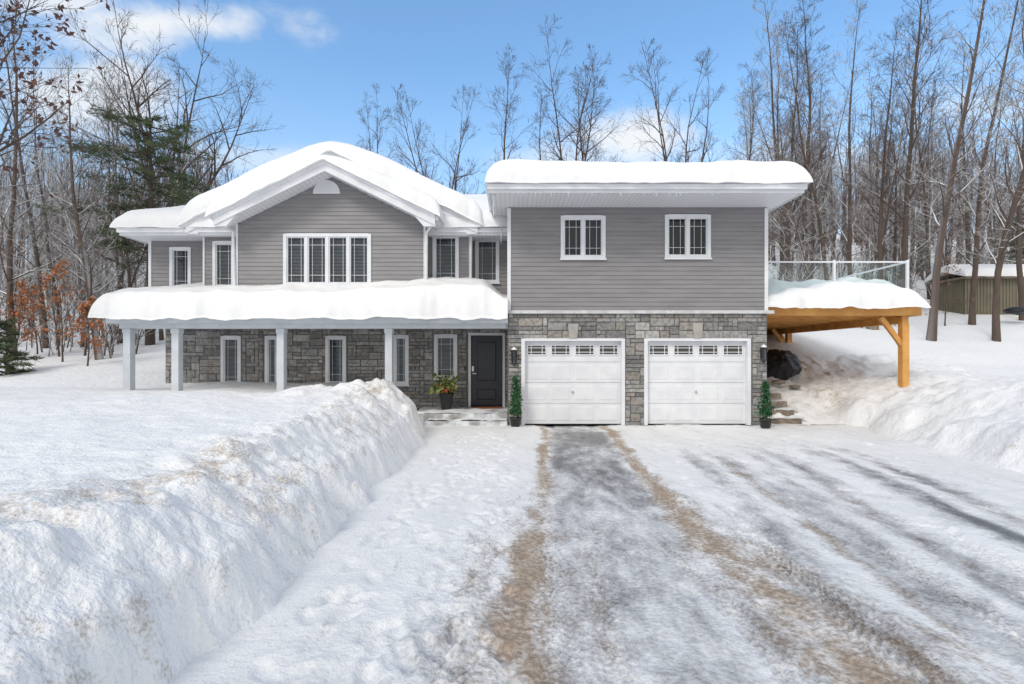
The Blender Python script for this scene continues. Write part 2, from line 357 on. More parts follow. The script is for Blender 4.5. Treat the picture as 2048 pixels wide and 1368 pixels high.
def window(Y, rect, n=1, blind=True, cols=(.2, .8), rows=(.16, .84), trim=.075):
    x0, x1, z0, z1 = rect
    w = MB()
    yf, yb = Y-.04, Y+.13
    w.box(x0-.01, x0+trim, yf, yb, z0, z1); w.box(x1-trim, x1+.01, yf, yb, z0, z1)
    w.box(x0+trim, x1-trim, yf, yb, z1-trim, z1+.01); w.box(x0+trim, x1-trim, yf, yb, z0-.01, z0+trim)
    w.box(x0-.03, x1+.03, yf-.03, yf-.002, z0-.035, z0+.01)
    ix0, ix1 = x0+trim, x1-trim; mw = .07
    sw = (ix1-ix0-(n-1)*mw)/n
    for k in range(1, n): w.box(ix0+k*sw+(k-1)*mw, ix0+k*(sw+mw), yf+.006, yb-.004, z0+trim, z1-trim)
    pan = []
    for k in range(n):
        a = ix0+k*(sw+mw); c = a+sw; zb, zt = z0+trim, z1-trim; s = .028
        w.box(a, a+s, Y-.012, Y+.06, zb, zt); w.box(c-s, c, Y-.012, Y+.06, zb, zt)
        w.box(a+s, c-s, Y-.012, Y+.06, zb, zb+s); w.box(a+s, c-s, Y-.012, Y+.06, zt-s, zt)
        pan.append((a+s, c-s, zb+s, zt-s))
    wo = w.build('window', WHITE, house)
    for a, c, zb, zt in pan:
        p = MB(); p.quad((a, Y+.03, zb), (c, Y+.03, zb), (c, Y+.03, zt), (a, Y+.03, zt)); p.build('pane', GLASS, wo)
        m = MB(); t = .0045
        for f_ in cols: x = a+f_*(c-a); m.box(x-t, x+t, Y+.016, Y+.027, zb, zt)
        for f_ in rows: z = zb+f_*(zt-zb); m.box(a, c, Y+.017, Y+.026, z-t, z+t)
        m.build('muntin', WHITE, wo)
    if blind:
        bl = MB(); z = z0+trim+.02
        while z < z1-trim:
            bl.quad((ix0, Y+.085, z), (ix1, Y+.085, z), (ix1, Y+.108, z+.016), (ix0, Y+.108, z+.016)); z += .038
        bl.build('blind', BLINDM, wo)

def siding(pt, s0, s1, z0, z1, opens, mb, gable=None, step=.113):
    z = z0
    while z < z1-1e-4:
        zt = min(z+step, z1)
        cuts = sorted({z, zt}|{q for o in opens for q in (o[2], o[3]) if z < q < zt})
        for a, b_ in zip(cuts[:-1], cuts[1:]):
            mid = (a+b_)/2; l, r = s0, s1
            if gable:
                hw = (gable[1]-mid)/gable[2]
                if hw <= 0: continue
                l = max(l, gable[0]-hw); r = min(r, gable[0]+hw)
            iv = [(l, r)]
            for o in opens:
                if o[2] < mid < o[3]:
                    nv = []
                    for i0, i1 in iv:
                        if o[0] > i0: nv.append((i0, min(i1, o[0])))
                        if o[1] < i1: nv.append((max(i0, o[1]), i1))
                    iv = [q for q in nv if q[1]-q[0] > .005]
            oa = .016*(1-(a-z)/step); ob = .016*(1-(b_-z)/step)
            for i0, i1 in iv:
                mb.quad(pt(i0, a, oa), pt(i1, a, oa), pt(i1, b_, ob), pt(i0, b_, ob))
                if a == z: mb.quad(pt(i0, a, 0), pt(i1, a, 0), pt(i1, a, oa), pt(i0, a, oa))
        z = zt
def front(Y): return lambda s, z, o: (s, Y-o, z)
def rightw(x): return lambda s, z, o: (x+o, s, z)
def leftw(x): return lambda s, z, o: (x-o, s, z)

gx0, gx1 = PX(1017, GY), PX(1533, GY)
ax0, ax1 = PX(474, AY), PX(850, AY); bx0, bx1 = PX(408, BY), PX(940, BY); cx0 = PX(300, CY)
gw = wall_openings([(1122, 1210, 432, 518), (1330, 1420, 430, 517)], GY)
aw_ = wall_openings([(568, 742, 468, 572)], AY)
bw = wall_openings([(427, 469, 483, 576), (866, 917, 470, 566)], BY)
cw = wall_openings([(341, 382, 495, 580), (951, 998, 477, 566)], CY)
mb = MB()
zl = PZ(621, GY)
siding(front(GY), gx0, gx1, zl, PZ(410, GY), gw, mb)
siding(rightw(gx1), GY, 22, zl, PZ(410, GY), [], mb); siding(leftw(gx0), GY, 22, zl, PZ(410, GY), [], mb)
mb.build('garage_siding', SIDING, house)
A = dict(xc=-4.80, half=2.78, ze=5.19, p=.49); B = dict(xc=-4.91, half=3.93, ze=5.19, p=.49)
mb = MB()
siding(front(AY), ax0, ax1, 2.7, 6.6, aw_, mb, (A['xc'], A['ze']+A['p']*A['half']+.02, A['p']))
siding(rightw(ax1), AY, BY, 2.7, 5.35, [], mb); siding(leftw(ax0), AY, BY, 2.7, 5.35, [], mb)
mb.build('gable_siding', SIDING, house)
mb = MB()
siding(front(BY), bx0, bx1, 2.7, 7.1, bw, mb, (B['xc'], B['ze']+B['p']*B['half']+.02, B['p']))
siding(rightw(bx1), BY, CY, 2.7, 5.3, [], mb); siding(leftw(bx0), BY, CY, 2.7, 5.3, [], mb)
siding(front(CY), cx0, gx0, 2.7, 5.15, cw, mb); siding(leftw(cx0), CY, 24, 2.7, 5.15, [], mb)
mb.build('wall_siding', SIDING, house)
for o in gw: window(GY, o, 2, False, (.28, .72), (.2, .8))
window(AY, aw_[0], 4, True)
for o in bw: window(BY, o, 1, True, trim=.065)
for o in cw: window(CY, o, 1, True, trim=.065)
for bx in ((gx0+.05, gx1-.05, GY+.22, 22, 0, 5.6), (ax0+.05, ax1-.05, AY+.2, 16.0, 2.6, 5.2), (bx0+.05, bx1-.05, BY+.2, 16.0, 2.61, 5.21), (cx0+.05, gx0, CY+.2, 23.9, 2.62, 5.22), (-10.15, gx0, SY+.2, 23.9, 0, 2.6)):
    mb = MB(); mb.box(*bx); mb.build('dark_core', DARK, house)  # solid light-blocking cores, room darkness put into their near-black colour
for x0, x1, y, za, zb in ((gx0-.03, gx0+.06, GY, zl, 5.55), (gx1-.06, gx1+.03, GY, zl, 5.55), (ax0-.02, ax0+.035, AY, 2.7, 5.3), (ax1-.035, ax1+.02, AY, 2.7, 5.3), (bx0-.02, bx0+.03, BY, 2.7, 5.3), (bx1-.03, bx1+.02, BY, 2.7, 5.3), (cx0-.03, cx0+.05, CY, 2.7, 5.1)):
    mb = MB(); mb.box(x0, x1, y-.03, y+.05, za, zb); mb.build('corner_trim', WHITE, house)
mb = MB(); mb.box(PX(1013, GY), PX(1545, GY), GY-.10, GY+.05, zl-.085, zl-.003); mb.build('ledge', LEDGE, house)

# stone
def stonework(name, Y, x0, x1, z0, z1, opens, seed, cw_=.125, ch=.105):
    R = random.Random(seed); nx = max(1, round((x1-x0)/cw_)); nz = max(1, round((z1-z0)/ch)); cw2 = (x1-x0)/nx; ch2 = (z1-z0)/nz
    used = np.zeros((nz, nx), bool)
    for i in range(nz):
        for j in range(nx):
            xc_ = x0+(j+.5)*cw2; zc = z0+(i+.5)*ch2
            if any(o[0] < xc_ < o[1] and o[2] < zc < o[3] for o in opens): used[i, j] = True
    mb = MB(); bk = MB()
    pal = [(.30, .292, .283), (.25, .243, .236), (.19, .186, .185), (.33, .315, .30), (.38, .37, .355), (.27, .25, .23), (.29, .265, .245), (.215, .21, .21), (.29, .288, .287)]
    for i in range(nz):
        for j in range(nx):
            if used[i, j]: continue
            w = R.choice((1, 2, 2, 3, 3, 4, 5)); hh = R.choice((1, 1, 1, 2, 2))
            k = 0
            while k < w and j+k < nx and not used[i, j+k]: k += 1
            w = k
            if hh == 2 and (i+1 >= nz or used[i+1, j:j+w].any()): hh = 1
            used[i:i+hh, j:j+w] = True
            xa, xb = x0+j*cw2, x0+(j+w)*cw2; za, zb = z0+i*ch2, z0+(i+hh)*ch2
            c = R.choice(pal); v = R.uniform(.88, 1.12); m = .005
            mb.frust(xa+m, xb-m, za+m, zb-m, Y+.002, Y-.018-R.random()*.018, .009, tuple(q*v for q in c))
    cutz = sorted({z0, z1}|{q for o in opens for q in o[2:] if z0 < q < z1}); cutx = sorted({x0, x1}|{q for o in opens for q in o[:2] if x0 < q < x1})
    for a, b_ in zip(cutz[:-1], cutz[1:]):
        for c, d_ in zip(cutx[:-1], cutx[1:]):
            if any(o[0] < (c+d_)/2 < o[1] and o[2] < (a+b_)/2 < o[3] for o in opens): continue
            bk.quad((c, Y, a), (d_, Y, a), (d_, Y, b_), (c, Y, b_))
    w = mb.build(name, STONE, house); bk.build('mortar', MORTAR, w); return w
dr = [(PX(1043, GY), PX(1249, GY), -.1, PZ(677, GY)), (PX(1288, GY), PX(1500, GY), -.1, PZ(677, GY))]
stonework('garage_stone_wall', GY, gx0, gx1, -.02, zl-.085, dr, 3)
lw_ = wall_openings([(443, 482, 672, 776), (531, 558, 672, 772), (652, 692, 672, 770), (787, 817, 670, 770), (869, 914, 669, 758)], SY)
door = (PX(937, SY), PX(1010, SY), .2, PZ(666, SY))
stonework('porch_stone_wall', SY, PX(332, SY), gx0, .2, 2.62, lw_+[door], 8)
for o in lw_: window(SY, o, 1, True, trim=.08)
st = MB(); st.box(gx0-.02, gx0+.04, GY+.01, SY, 0, zl-.09); st.build('garage_side_wall', MORTAR, house)
st = MB(); st.box(gx1-.04, gx1+.02, GY+.02, 22, 0, zl-.02); st.build('garage_side_wall', MORTAR, house)
st = MB(); st.box(PX(332, SY)-.02, PX(332, SY)+.05, SY+.01, 24, 0, 2.62); st.build('porch_end_wall', MORTAR, house)
for cx_, y0, y1 in ((1146, 648, 677), (1394, 646, 677)):
    mb = MB(); zt, zb = PZ(y0, GY), PZ(y1, GY); c = PX(cx_, GY)
    mb.prism([(c-.10, zb), (c+.10, zb), (c+.135, zt), (c-.135, zt)], GY-.07, GY+.02); mb.build('keystone', KEYM, house)

PANED, nt, b = newmat('dark_pane'); b.inputs['Base Color'].default_value = (.05, .045, .04, 1); b.inputs['Roughness'].default_value = .06
def garage_door(o):
    x0, x1, z0, z1 = o; z0 = .015
    t = .085
    fr = MB(); fr.box(x0-.005, x0+t, GY-.05, GY+.14, 0, z1); fr.box(x1-t, x1+.005, GY-.05, GY+.14, 0, z1); fr.box(x0+t, x1-t, GY-.05, GY+.14, z1-t*.8, z1+.005)
    fr.build('door_frame', WHITE, house)
    x0 += t; x1 -= t; z1 -= t*.8
    yd = GY+.10; d = MB(); H = (z1-z0)/4; gap = .004
    wr = []; pw = (x1-x0)/4
    for r in range(4):
        za, zb = z0+r*H+gap, z0+(r+1)*H-gap
        d.box(x0, x1, yd, yd+.05, za, zb)
        for k in range(4):
            a = x0+k*pw+.055; c = x0+(k+1)*pw-.055
            if r == 3: wr.append((a, c, zb-.36, zb-.085))
            else: d.frust(a, c, za+.07, zb-.07, yd, yd-.009, .03)
    d.box(x0, x1, yd+.052, yd+.06, z0, z1)
    do = d.build('garage_door', WHITE, house)
    for a, c, zb, zt in wr:
        f_ = MB(); s = .028
        f_.box(a, a+s, yd-.022, yd-.001, zb, zt); f_.box(c-s, c, yd-.022, yd-.001, zb, zt); f_.box(a+s, c-s, yd-.022, yd-.001, zb, zb+s); f_.box(a+s, c-s, yd-.022, yd-.001, zt-s, zt)
        for q in (.22, .78): x = a+q*(c-a); f_.box(x-.008, x+.008, yd-.018, yd-.008, zb+s, zt-s)
        for q in (.3, .7): z = zb+q*(zt-zb); f_.box(a+s, c-s, yd-.017, yd-.009, z-.008, z+.008)
        f_.build('window_frame', WHITE, do)
        p = MB(); p.quad((a+s, yd-.005, zb+s), (c-s, yd-.005, zb+s), (c-s, yd-.005, zt-s), (a+s, yd-.005, zt-s)); p.build('pane', PANED, do)
    h = MB(); xm = (x0+x1)/2; zc = z0+H*1.55
    h.box(xm-.009, xm+.009, yd-.04, yd, zc-.03, zc+.03); h.box(xm-.03, xm+.03, yd-.045, yd-.03, zc-.01, zc+.01)
    h.build('handle', METAL, do)
for o in dr: garage_door(o)

# entry door
x0, x1, z0, z1 = door; zfl = .27
fr = MB(); t = .07
fr.box(x0, x0+t, SY-.05, SY+.12, zfl, z1); fr.box(x1-t, x1, SY-.05, SY+.12, zfl, z1); fr.box(x0+t, x1-t, SY-.05, SY+.12, z1-t, z1); fr.build('door_frame', WHITE, house)
a, c, zb, zt = x0+t, x1-t, zfl+.03, z1-t
d = MB(); yd = SY+.05; d.box(a, c, yd, yd+.05, zb, zt)
for pz0, pz1 in ((zb+.12, zb+.55), (zb+.68, zt-.13)):
    pa, pc = a+.13, c-.13; r_ = .03
    d.box(pa, pa+r_, yd-.018, yd-.001, pz0, pz1); d.box(pc-r_, pc, yd-.018, yd-.001, pz0, pz1); d.box(pa+r_, pc-r_, yd-.018, yd-.001, pz0, pz0+r_); d.box(pa+r_, pc-r_, yd-.018, yd-.001, pz1-r_, pz1)
    d.frust(pa+.06, pc-.06, pz0+.06, pz1-.06, yd-.001, yd-.014, .025)
do = d.build('door', DOORM, house)
h = MB(); h.box(a+.03, a+.085, yd-.03, yd-.002, zb+1.02, zb+1.17); h.box(a+.04, a+.16, yd-.06, yd-.035, zb+.94, zb+.965); h.box(a+.05, a+.075, yd-.06, yd-.002, zb+.93, zb+.975); h.build('door_handle', METAL, do)
h = MB(); h.box(x0-.12, x0-.07, SY-.06, SY-.03, 1.35, 1.47); h.build('doorbell', BLACKM, house)

# wall lanterns
for px_, py0, py1 in ((1028, 697, 729), (1523, 692, 724)):
    x = PX(px_, GY); zt, zb = PZ(py0, GY), PZ(py1, GY); m = MB(); y = GY-.13
    m.box(x-.05, x+.05, GY-.06, GY-.035, zb+.1, zt-.02); m.bar((x, GY-.05, zt-.03), (x, y, zt-.0), .02, .02)
    m.lathe(x, y, [(.012, zt+.02), (.02, zt), (.085, zt-.06), (.09, zt-.075), (.07, zt-.08)], 6)
    m.lathe(x, y, [(.062, zb+.035), (.06, zb+.02), (.03, zb), (.01, zb-.02)], 6)
    for i in range(6):
        t_ = 2*math.pi*i/6; m.bar((x+.06*math.cos(t_), y+.06*math.sin(t_), zb+.03), (x+.075*math.cos(t_), y+.075*math.sin(t_), zt-.075), .012, .012)
    lo = m.build('wall_lantern', BLACKM, house)
    gl = MB(); gl.lathe(x, y, [(.052, zb+.03), (.066, zt-.08)], 6); gl.build('lantern_glass', GLASS, lo)
    c_ = MB(); c_.lathe(x, y, [(.075, zt-.035), (.05, zt+.0), (.01, zt+.035)], 10); c_.build('snow_cap', SNOW, lo)

# arched gable vent
mb = MB(); xc_, zc_ = PX(654, AY), PZ(388, AY); r_ = .36
arc = [(xc_+r_*math.cos(math.pi*i/18), zc_+r_*math.sin(math.pi*i/18)) for i in range(19)]
mb.prism(arc, AY-.045, AY+.02)
vo = mb.build('gable_vent', WHITE, house)
mb = MB()
for k in range(5):
    z = zc_+.05+k*.05; hw = math.sqrt(max(0, (r_-.06)**2-(z-zc_)**2)); mb.quad((xc_-hw, AY-.05, z), (xc_+hw, AY-.05, z), (xc_+hw, AY-.047, z+.04), (xc_-hw, AY-.047, z+.04))
mb.build('louvre', WHITE, vo)

# roofs
def gable_roof(g, y0, y1, name):
    mb = MB(); xc, hf, ze, p = g['xc'], g['half'], g['ze'], g['p']; zp = ze+p*hf; t = .2
    mb.prism([(xc-hf, ze), (xc, zp), (xc, zp+t), (xc-hf, ze+t)], y0, y1); mb.prism([(xc, zp), (xc+hf, ze), (xc+hf, ze+t), (xc, zp+t)], y0, y1)
    ro = mb.build(name, SOFFIT, house)
    f_ = MB(); e = .05
    f_.prism([(xc-hf-e, ze-.07), (xc, zp-.045), (xc, zp+t+.02), (xc-hf-e, ze+t-.005)], y0-.035, y0-.002)
    f_.prism([(xc, zp-.045), (xc+hf+e, ze-.07), (xc+hf+e, ze+t-.005), (xc, zp+t+.02)], y0-.035, y0-.002)
    f_.prism([(xc-hf-e, ze+t-.09), (xc, zp+t-.07), (xc, zp+t+.03), (xc-hf-e, ze+t+.005)], y0-.06, y0-.036)
    f_.prism([(xc, zp+t-.07), (xc+hf+e, ze+t-.09), (xc+hf+e, ze+t+.005), (xc, zp+t+.03)], y0-.06, y0-.036)
    f_.prism([(xc-hf-e, ze-.09), (xc-hf+.25, ze-.09), (xc-hf+.5, ze+.2), (xc-hf-e, ze+.02)], y0-.001, y0+.12)
    f_.prism([(xc+hf+e, ze-.09), (xc+hf+e, ze+.02), (xc+hf-.5, ze+.2), (xc+hf-.25, ze-.09)], y0-.001, y0+.12)
    f_.build('fascia', WHITE, ro)
    gt = MB(); gt.box(xc-hf-.12, xc-hf, y0, y1, ze+.06, ze+.18); gt.build('gutter', WHITE, ro)
    gt = MB(); gt.box(xc+hf, xc+hf+.12, y0, y1, ze+.06, ze+.18); gt.build('gutter', WHITE, ro)
gable_roof(A, 14.0, 17, 'gable_roof'); gable_roof(B, 14.9, 20, 'gable_roof')
def hip_roof(x0, x1, y0, y1, z0, z1, p, name):
    mb = MB(); mb.box(x0, x1, y0, y1, z0, z0+.03); ro = mb.build(name, SOFFIT, house)
    f_ = MB(); f_.box(x0-.02, x1+.02, y0-.025, y0-.002, z0-.02, z1); f_.box(x0-.025, x0-.002, y0, y1, z0-.02, z1); f_.box(x1+.002, x1+.025, y0, y1, z0-.02, z1)
    f_.box(x0-.05, x1+.05, y0-.10, y0-.027, z1-.13, z1-.01); f_.build('fascia', WHITE, ro)
    s = MB(); hw = min(y1-y0, x1-x0)/2; ym = (y0+y1)/2
    zr_ = z1+p*hw
    s.v += [(x0, y0, z1), (x1, y0, z1), (x1, y1, z1), (x0, y1, z1)]
    if x1-x0 > y1-y0: s.v += [(x0+hw, ym, zr_), (x1-hw, ym, zr_)]; s.f += [(0, 1, 5, 4), (1, 2, 5), (2, 3, 4, 5), (3, 0, 4), (3, 2, 1, 0)]
    else: xm = (x0+x1)/2; s.v += [(xm, y0+hw, zr_), (xm, y1-hw, zr_)]; s.f += [(0, 1, 4), (1, 2, 5, 4), (2, 3, 5), (3, 0, 4, 5), (3, 2, 1, 0)]
    s.build('roof_shingles', SHINGLE, ro)
hip_roof(-10.75, 3, 15.0, 24, 5.10, 5.28, .40, 'main_roof')
hip_roof(-.52, 6.78, 12.72, 22, 5.58, 5.76, .26, 'garage_roof')
PLX = -10.3
mb = MB(); mb.box(PLX, gx0-.01, 13.92, SY+.1, 2.62, 2.66); pr = mb.build('porch_roof', SOFFIT, house)
f_ = MB(); f_.box(PLX-.04, gx0-.012, 13.88, 13.918, 2.6, 2.76); f_.box(PLX-.04, PLX-.002, 13.92, 16, 2.6, 2.76); f_.build('fascia', POSTM, pr)
s = MB(); s.prism([(PLX, 2.67), (gx0-.01, 2.67), (gx0-.01, 2.78), (PLX, 2.78)], 13.92, 13.95)
s.v += [(PLX, 13.92, 2.78), (gx0-.01, 13.92, 2.78), (gx0-.01, 15.9, 3.2), (PLX, 15.9, 3.2)]; n = len(s.v); s.f.append((n-4, n-3, n-2, n-1)); s.build('roof_shingles', SHINGLE, pr)
mb = MB(); mb.box(-10.15, gx0-.012, 14.1, 14.3, 2.48, 2.618); mb.build('porch_beam', POSTM, house)
for px_ in (260, 356, 565, 780):
    x = PX(px_, 14.2)-.02; mb = MB(); mb.box(x-.09, x+.09, 14.1, 14.3, .2, 2.478); mb.box(x-.105, x+.105, 14.085, 14.315, 2.36, 2.47); mb.build('porch_post', POSTM, house)
for pts in ([P(866, 436, 14.15), P(862, 452, 14.35), P(853, 466, 14.5), P(852, 575, 14.5)], [P(950, 438, 15.0), P(950, 452, 15.1), P(942, 466, 15.22), P(941, 560, 15.22)], [P(437, 446, 14.15), P(445, 455, 14.4), P(466, 464, 14.54), P(469, 580, 14.54)]):
    mb = MB(); mb.tube(pts, [.042]*4, 8); mb.build('downspout', WHITE, house, True)

# ------------------------------------------------------------------ snow on roofs
def snow_slab(name, label, x0, x1, y0, y1, base, t, r, edges='LRFB', nx=160, ny=80, amp=.06, topf=None, seed=0, under=.006, group=None, jit=.22, pw=2.6, sg=.05):
    def lin(a, b, n):
        u = np.linspace(0, 1, n); return a+(b-a)*(u-.158*np.sin(2*np.pi*u))
    X, Y = np.meshgrid(lin(x0, x1, nx), lin(y0, y1, ny))
    def E(dd): q = np.clip(dd/r, 0, 1); return np.clip(1-(1-q)**pw, 0, 1)**(1/pw)
    e = np.ones_like(X)
    if 'L' in edges: e = e*E(X-x0)
    if 'R' in edges: e = e*E(x1-X)
    if 'F' in edges: e = e*E(Y-y0)
    if 'B' in edges: e = e*E(y1-Y)
    zb = base(X, Y)+under
    tt = t(X, Y) if callable(t) else t
    up = (topf(X, Y) if topf else base(X, Y))-base(X, Y)
    zt = zb+e*(np.maximum(.05, tt+up+(fbm(X*.7, Y*.7, 3, seed)-.5)*amp*2+(fbm(X*2.5, Y*2.5, 3, seed+5)-.5)*amp*.8))
    Yj = Y-(('F' in edges)*(1-np.clip((Y-y0)/(r*1.2), 0, 1)))*(fbm(X*1.7, X*0+seed, 4, seed+2)-.5)*jit
    sag = (('F' in edges)*(1-np.clip((Y-y0)/.2, 0, 1)))*sg*fbm(X*2.3, X*0+seed, 4, seed+8)
    V = np.concatenate([np.stack([X, Yj, zt-sag], -1).reshape(-1, 3), np.stack([X, Yj, zb-sag], -1).reshape(-1, 3)])
    f1 = gridf(nx, ny); f2 = gridf(nx, ny, nx*ny)[:, ::-1]
    sides = []
    n = nx*ny
    for edge in ([i for i in range(nx)], [(ny-1)*nx+i for i in range(nx)], [j*nx for j in range(ny)], [j*nx+nx-1 for j in range(ny)]):
        ed = np.array(edge); sides.append(np.stack([ed[:-1], ed[1:], ed[1:]+n, ed[:-1]+n], -1))
    o = npmesh(name, V, np.concatenate([f1, f2]+sides), SNOW)
    return tag(o, label, 'snow', group)
snow_slab('roof_snow', 'thick rounded snow slab on the flat looking garage roof', -.62, 6.89, 12.52, 22.1,
          lambda x, y: 5.765+.2*np.maximum(0, np.minimum(np.minimum(y-13.2, 22-y), np.minimum(x-.0, 6.3-x))), .60, .55, nx=200, ny=120, seed=3, amp=.07)
def gab(g, round_=.7):
    zp = g['ze']+g['p']*g['half']+.2
    return (lambda x, y: zp-g['p']*np.abs(x-g['xc'])), (lambda x, y: zp-g['p']*(np.sqrt((x-g['xc'])**2+round_**2)-.25))
b1, t1 = gab(A, .7); snow_slab('roof_snow', 'snow blanket over the smaller front gable above the four pane window', A['xc']-A['half']-.22, A['xc']+A['half']+.20, 13.84, 17, b1, .38, .32, 'LRF', 180, 70, topf=t1, seed=9, under=.03, amp=.05)
b2, t2 = gab(B, .8); snow_slab('roof_snow', 'snow blanket over the larger gable rising behind the front gable', B['xc']-B['half']-.22, B['xc']+B['half']+.2, 14.72, 21, b2, .56, .40, 'LRFB', 180, 70, topf=t2, seed=12, under=.03, amp=.05)
snow_slab('roof_snow', 'snow on the low main roof at the far left end of the house', -10.95, 3, 14.80, 24.1,
          lambda x, y: 5.285+.40*np.maximum(0, np.minimum(np.minimum(y-15, 24-y), x+10.75)), .48, .5, 'LFB', 220, 110, seed=15)
def pb(x, y): return 2.77+.18*np.clip(y-13.92, 0, 2)
def pt_(x, y): return .67+.19*ss(-5, -1.6, x)-.40*ss(-.8, -.1, x)+.11*ss(14.0, 14.8, y)*(1-ss(-1.4, -.2, x))*(.4+.6*ss(-10.5, -6, x))
snow_slab('porch_snow', 'long thick roll of snow on the porch roof along the house front', -10.52, gx0-.02, 13.62, 15.95, pb, pt_, .40, 'LF', 260, 70, amp=.13, seed=21, jit=.34, pw=2.8, sg=.16)

# ------------------------------------------------------------------ entry steps, mat, planters
t = thing('entry_steps', 'low stone entry steps dusted with snow before the black front door', 'steps', (-1.3, 14.8, 0))
mb = MB(); mb.box(-2.62, gx0-.03, 14.25, SY-.01, -.05, .262); mb.build('step', STONESTEP, t)
mb = MB(); mb.box(-2.2, gx0-.03, 13.75, 14.245, -.05, .125); mb.build('step', STONESTEP, t)
def drift(name, x0, x1, y0, y1, z, tt, seed, parent):
    X, Y = np.meshgrid(np.linspace(x0, x1, 60), np.linspace(y0, y1, 50))
    Z = z-.01+tt*(fbm(X*2.5, Y*2.5, 4, seed)*1.6-.55)
    o = gridmesh(name, X-parent.location.x, Y-parent.location.y, Z-parent.location.z, SNOW); o.parent = parent; return o
drift('snow_patch', -2.6, -.14, 14.26, 15.5, .262, .07, 4, t); drift('snow_patch', -2.15, -.14, 13.76, 14.24, .125, .08, 6, t)
mb = MB(); mb.box(PX(947, 15.9), PX(1004, 15.9), 15.6, 16.08, .266, .285); tag(mb.build('doormat', MATM), 'reddish brown doormat lying before the black front door', 'doormat')

def leafball(mb, pts, n, size, R, dirn=None):
    for _ in range(n):
        c = Vector(R.choice(pts)); d_ = Vector((R.gauss(0, 1), R.gauss(0, 1), R.gauss(0, 1)+.2)).normalized(); s_ = size*R.uniform(.6, 1.4)
        a_ = d_.cross(Vector((R.gauss(0, 1), R.gauss(0, 1), R.gauss(0, 1)))).normalized()*s_*.28
        c = c+Vector((R.gauss(0, 1), R.gauss(0, 1), R.gauss(0, 1)))*size*.4
        mb.quad(tuple(c-a_*.3), tuple(c+d_*s_*.5-a_), tuple(c+d_*s_), tuple(c+d_*s_*.5+a_))
R = random.Random(3)
xp, yp, zp_ = PX(893, 15.3), 15.3, .265
t = thing('planter', 'tall black planter of winter greenery and berries beside the front door', 'planter', (xp, yp, zp_))
mb = MB(); mb.lathe(xp, yp, [(.13, zp_), (.14, zp_+.02), (.19, zp_+.42), (.205, zp_+.43), (.205, zp_+.47), (.18, zp_+.47), (.17, zp_+.42)], 20); mb.build('pot', BLACKM, t, True)
mb = MB(); pts = [(xp+R.gauss(0, .17), yp+R.gauss(0, .13), zp_+.5+abs(R.gauss(0, .18))) for _ in range(90)]
leafball(mb, pts, 460, .13, R)
for i in range(26):
    a_ = R.uniform(0, 6.28); e = R.uniform(.15, .36); mb.tube([(xp, yp, zp_+.45), (xp+e*.6*math.cos(a_), yp+e*.6*math.sin(a_), zp_+.7), (xp+e*math.cos(a_), yp+e*math.sin(a_), zp_+R.uniform(.62, 1.02))], [.008, .006, .003], 4)
mb.build('greenery', YEWG, t)
for i in range(12):
    mb = MB(); a_ = R.uniform(3.3, 6.1); e = R.uniform(.12, .28); c = (xp+e*math.cos(a_), yp+e*math.sin(a_)-.06); z = zp_+R.uniform(.5, .72); mb.lathe(c[0], c[1], [(.009, z-.028), (.028, z-.009), (.028, z+.009), (.009, z+.028)], 8); mb.build('berry', REDM, t, True)

def mini_tree(px_, Yd, ztop, label, seed):
    R = random.Random(seed); x = PX(px_, Yd)
    t = thing('potted_tree', label, 'potted tree', (x, Yd, .01), 'small potted evergreens flanking the garage doors')
    mb = MB(); mb.lathe(x, Yd, [(.10, .01), (.115, .03), (.14, .20), (.155, .205), (.155, .235), (.13, .235), (.12, .2)], 16); mb.build('pot', BLACKM, t, True)
    mb = MB(); mb.tube([(x, Yd, .2), (x+.01, Yd, .6), (x, Yd, ztop-.05)], [.014, .012, .005], 6); mb.build('trunk', OLDWOOD, t)
    mb = MB(); pts = []
    for i in range(420):
        f_ = R.random()**1.25; z = .32+f_*(ztop-.32); rr = (.02+.175*(1-f_)**.8)*(.5+.5*math.sin(f_*38)**2)*R.uniform(.4, 1.1); a_ = R.uniform(0, 6.283); pts.append((x+rr*math.cos(a_), Yd+rr*math.sin(a_), z))
    leafball(mb, pts, 1000, .065, R); mb.build('crown', GREENM, t)
mini_tree(1031, 13.62, 1.24, 'small green potted evergreen left of the left garage door', 5)
mini_tree(1531, 13.35, 1.12, 'small green potted evergreen right of the right garage door', 6)

mb = MB(); xs_ = np.linspace(-10.2, -.2, 60)
mb.tube([(x, 13.865, 2.585-.02*math.sin(i*1.7)) for i, x in enumerate(xs_)], [.004]*60, 4)
for i, x in enumerate(xs_): z = 2.565-.02*math.sin(i*1.7); mb.lathe(x, 13.865, [(.004, z-.03), (.011, z-.012), (.008, z+.01)], 6)
tag(mb.build('string_lights', BULB), 'string of tiny clear lights hung along the porch eave', 'string lights')
R = random.Random(9)
for i, (x, y, L_, lab) in enumerate(((-.30, 14.9, .75, 'longest icicle hanging at the inner left corner of the garage roof'), (-.47, 13.6, .42, 'shorter icicle under the left edge of the garage roof'), (-.44, 12.9, .28, 'small icicle at the front left tip of the garage eave'))):
    mb = MB(); mb.tube([(x, y, 5.57), (x+.01, y, 5.57-L_*.5), (x, y, 5.57-L_)], [.03, .018, .003], 7); tag(mb.build('icicle', ICE, None, True), lab, 'icicle')
for i in range(26):
    x = R.uniform(0, 6.6); L_ = R.uniform(.04, .13); mb = MB(); mb.tube([(x, 12.66, 5.56), (x, 12.66, 5.56-L_)], [.009, .002], 5); tag(mb.build('icicle', ICE, None, True), 'tiny icicle in the row along the garage eave', 'icicle', 'tiny icicles along the garage eave')

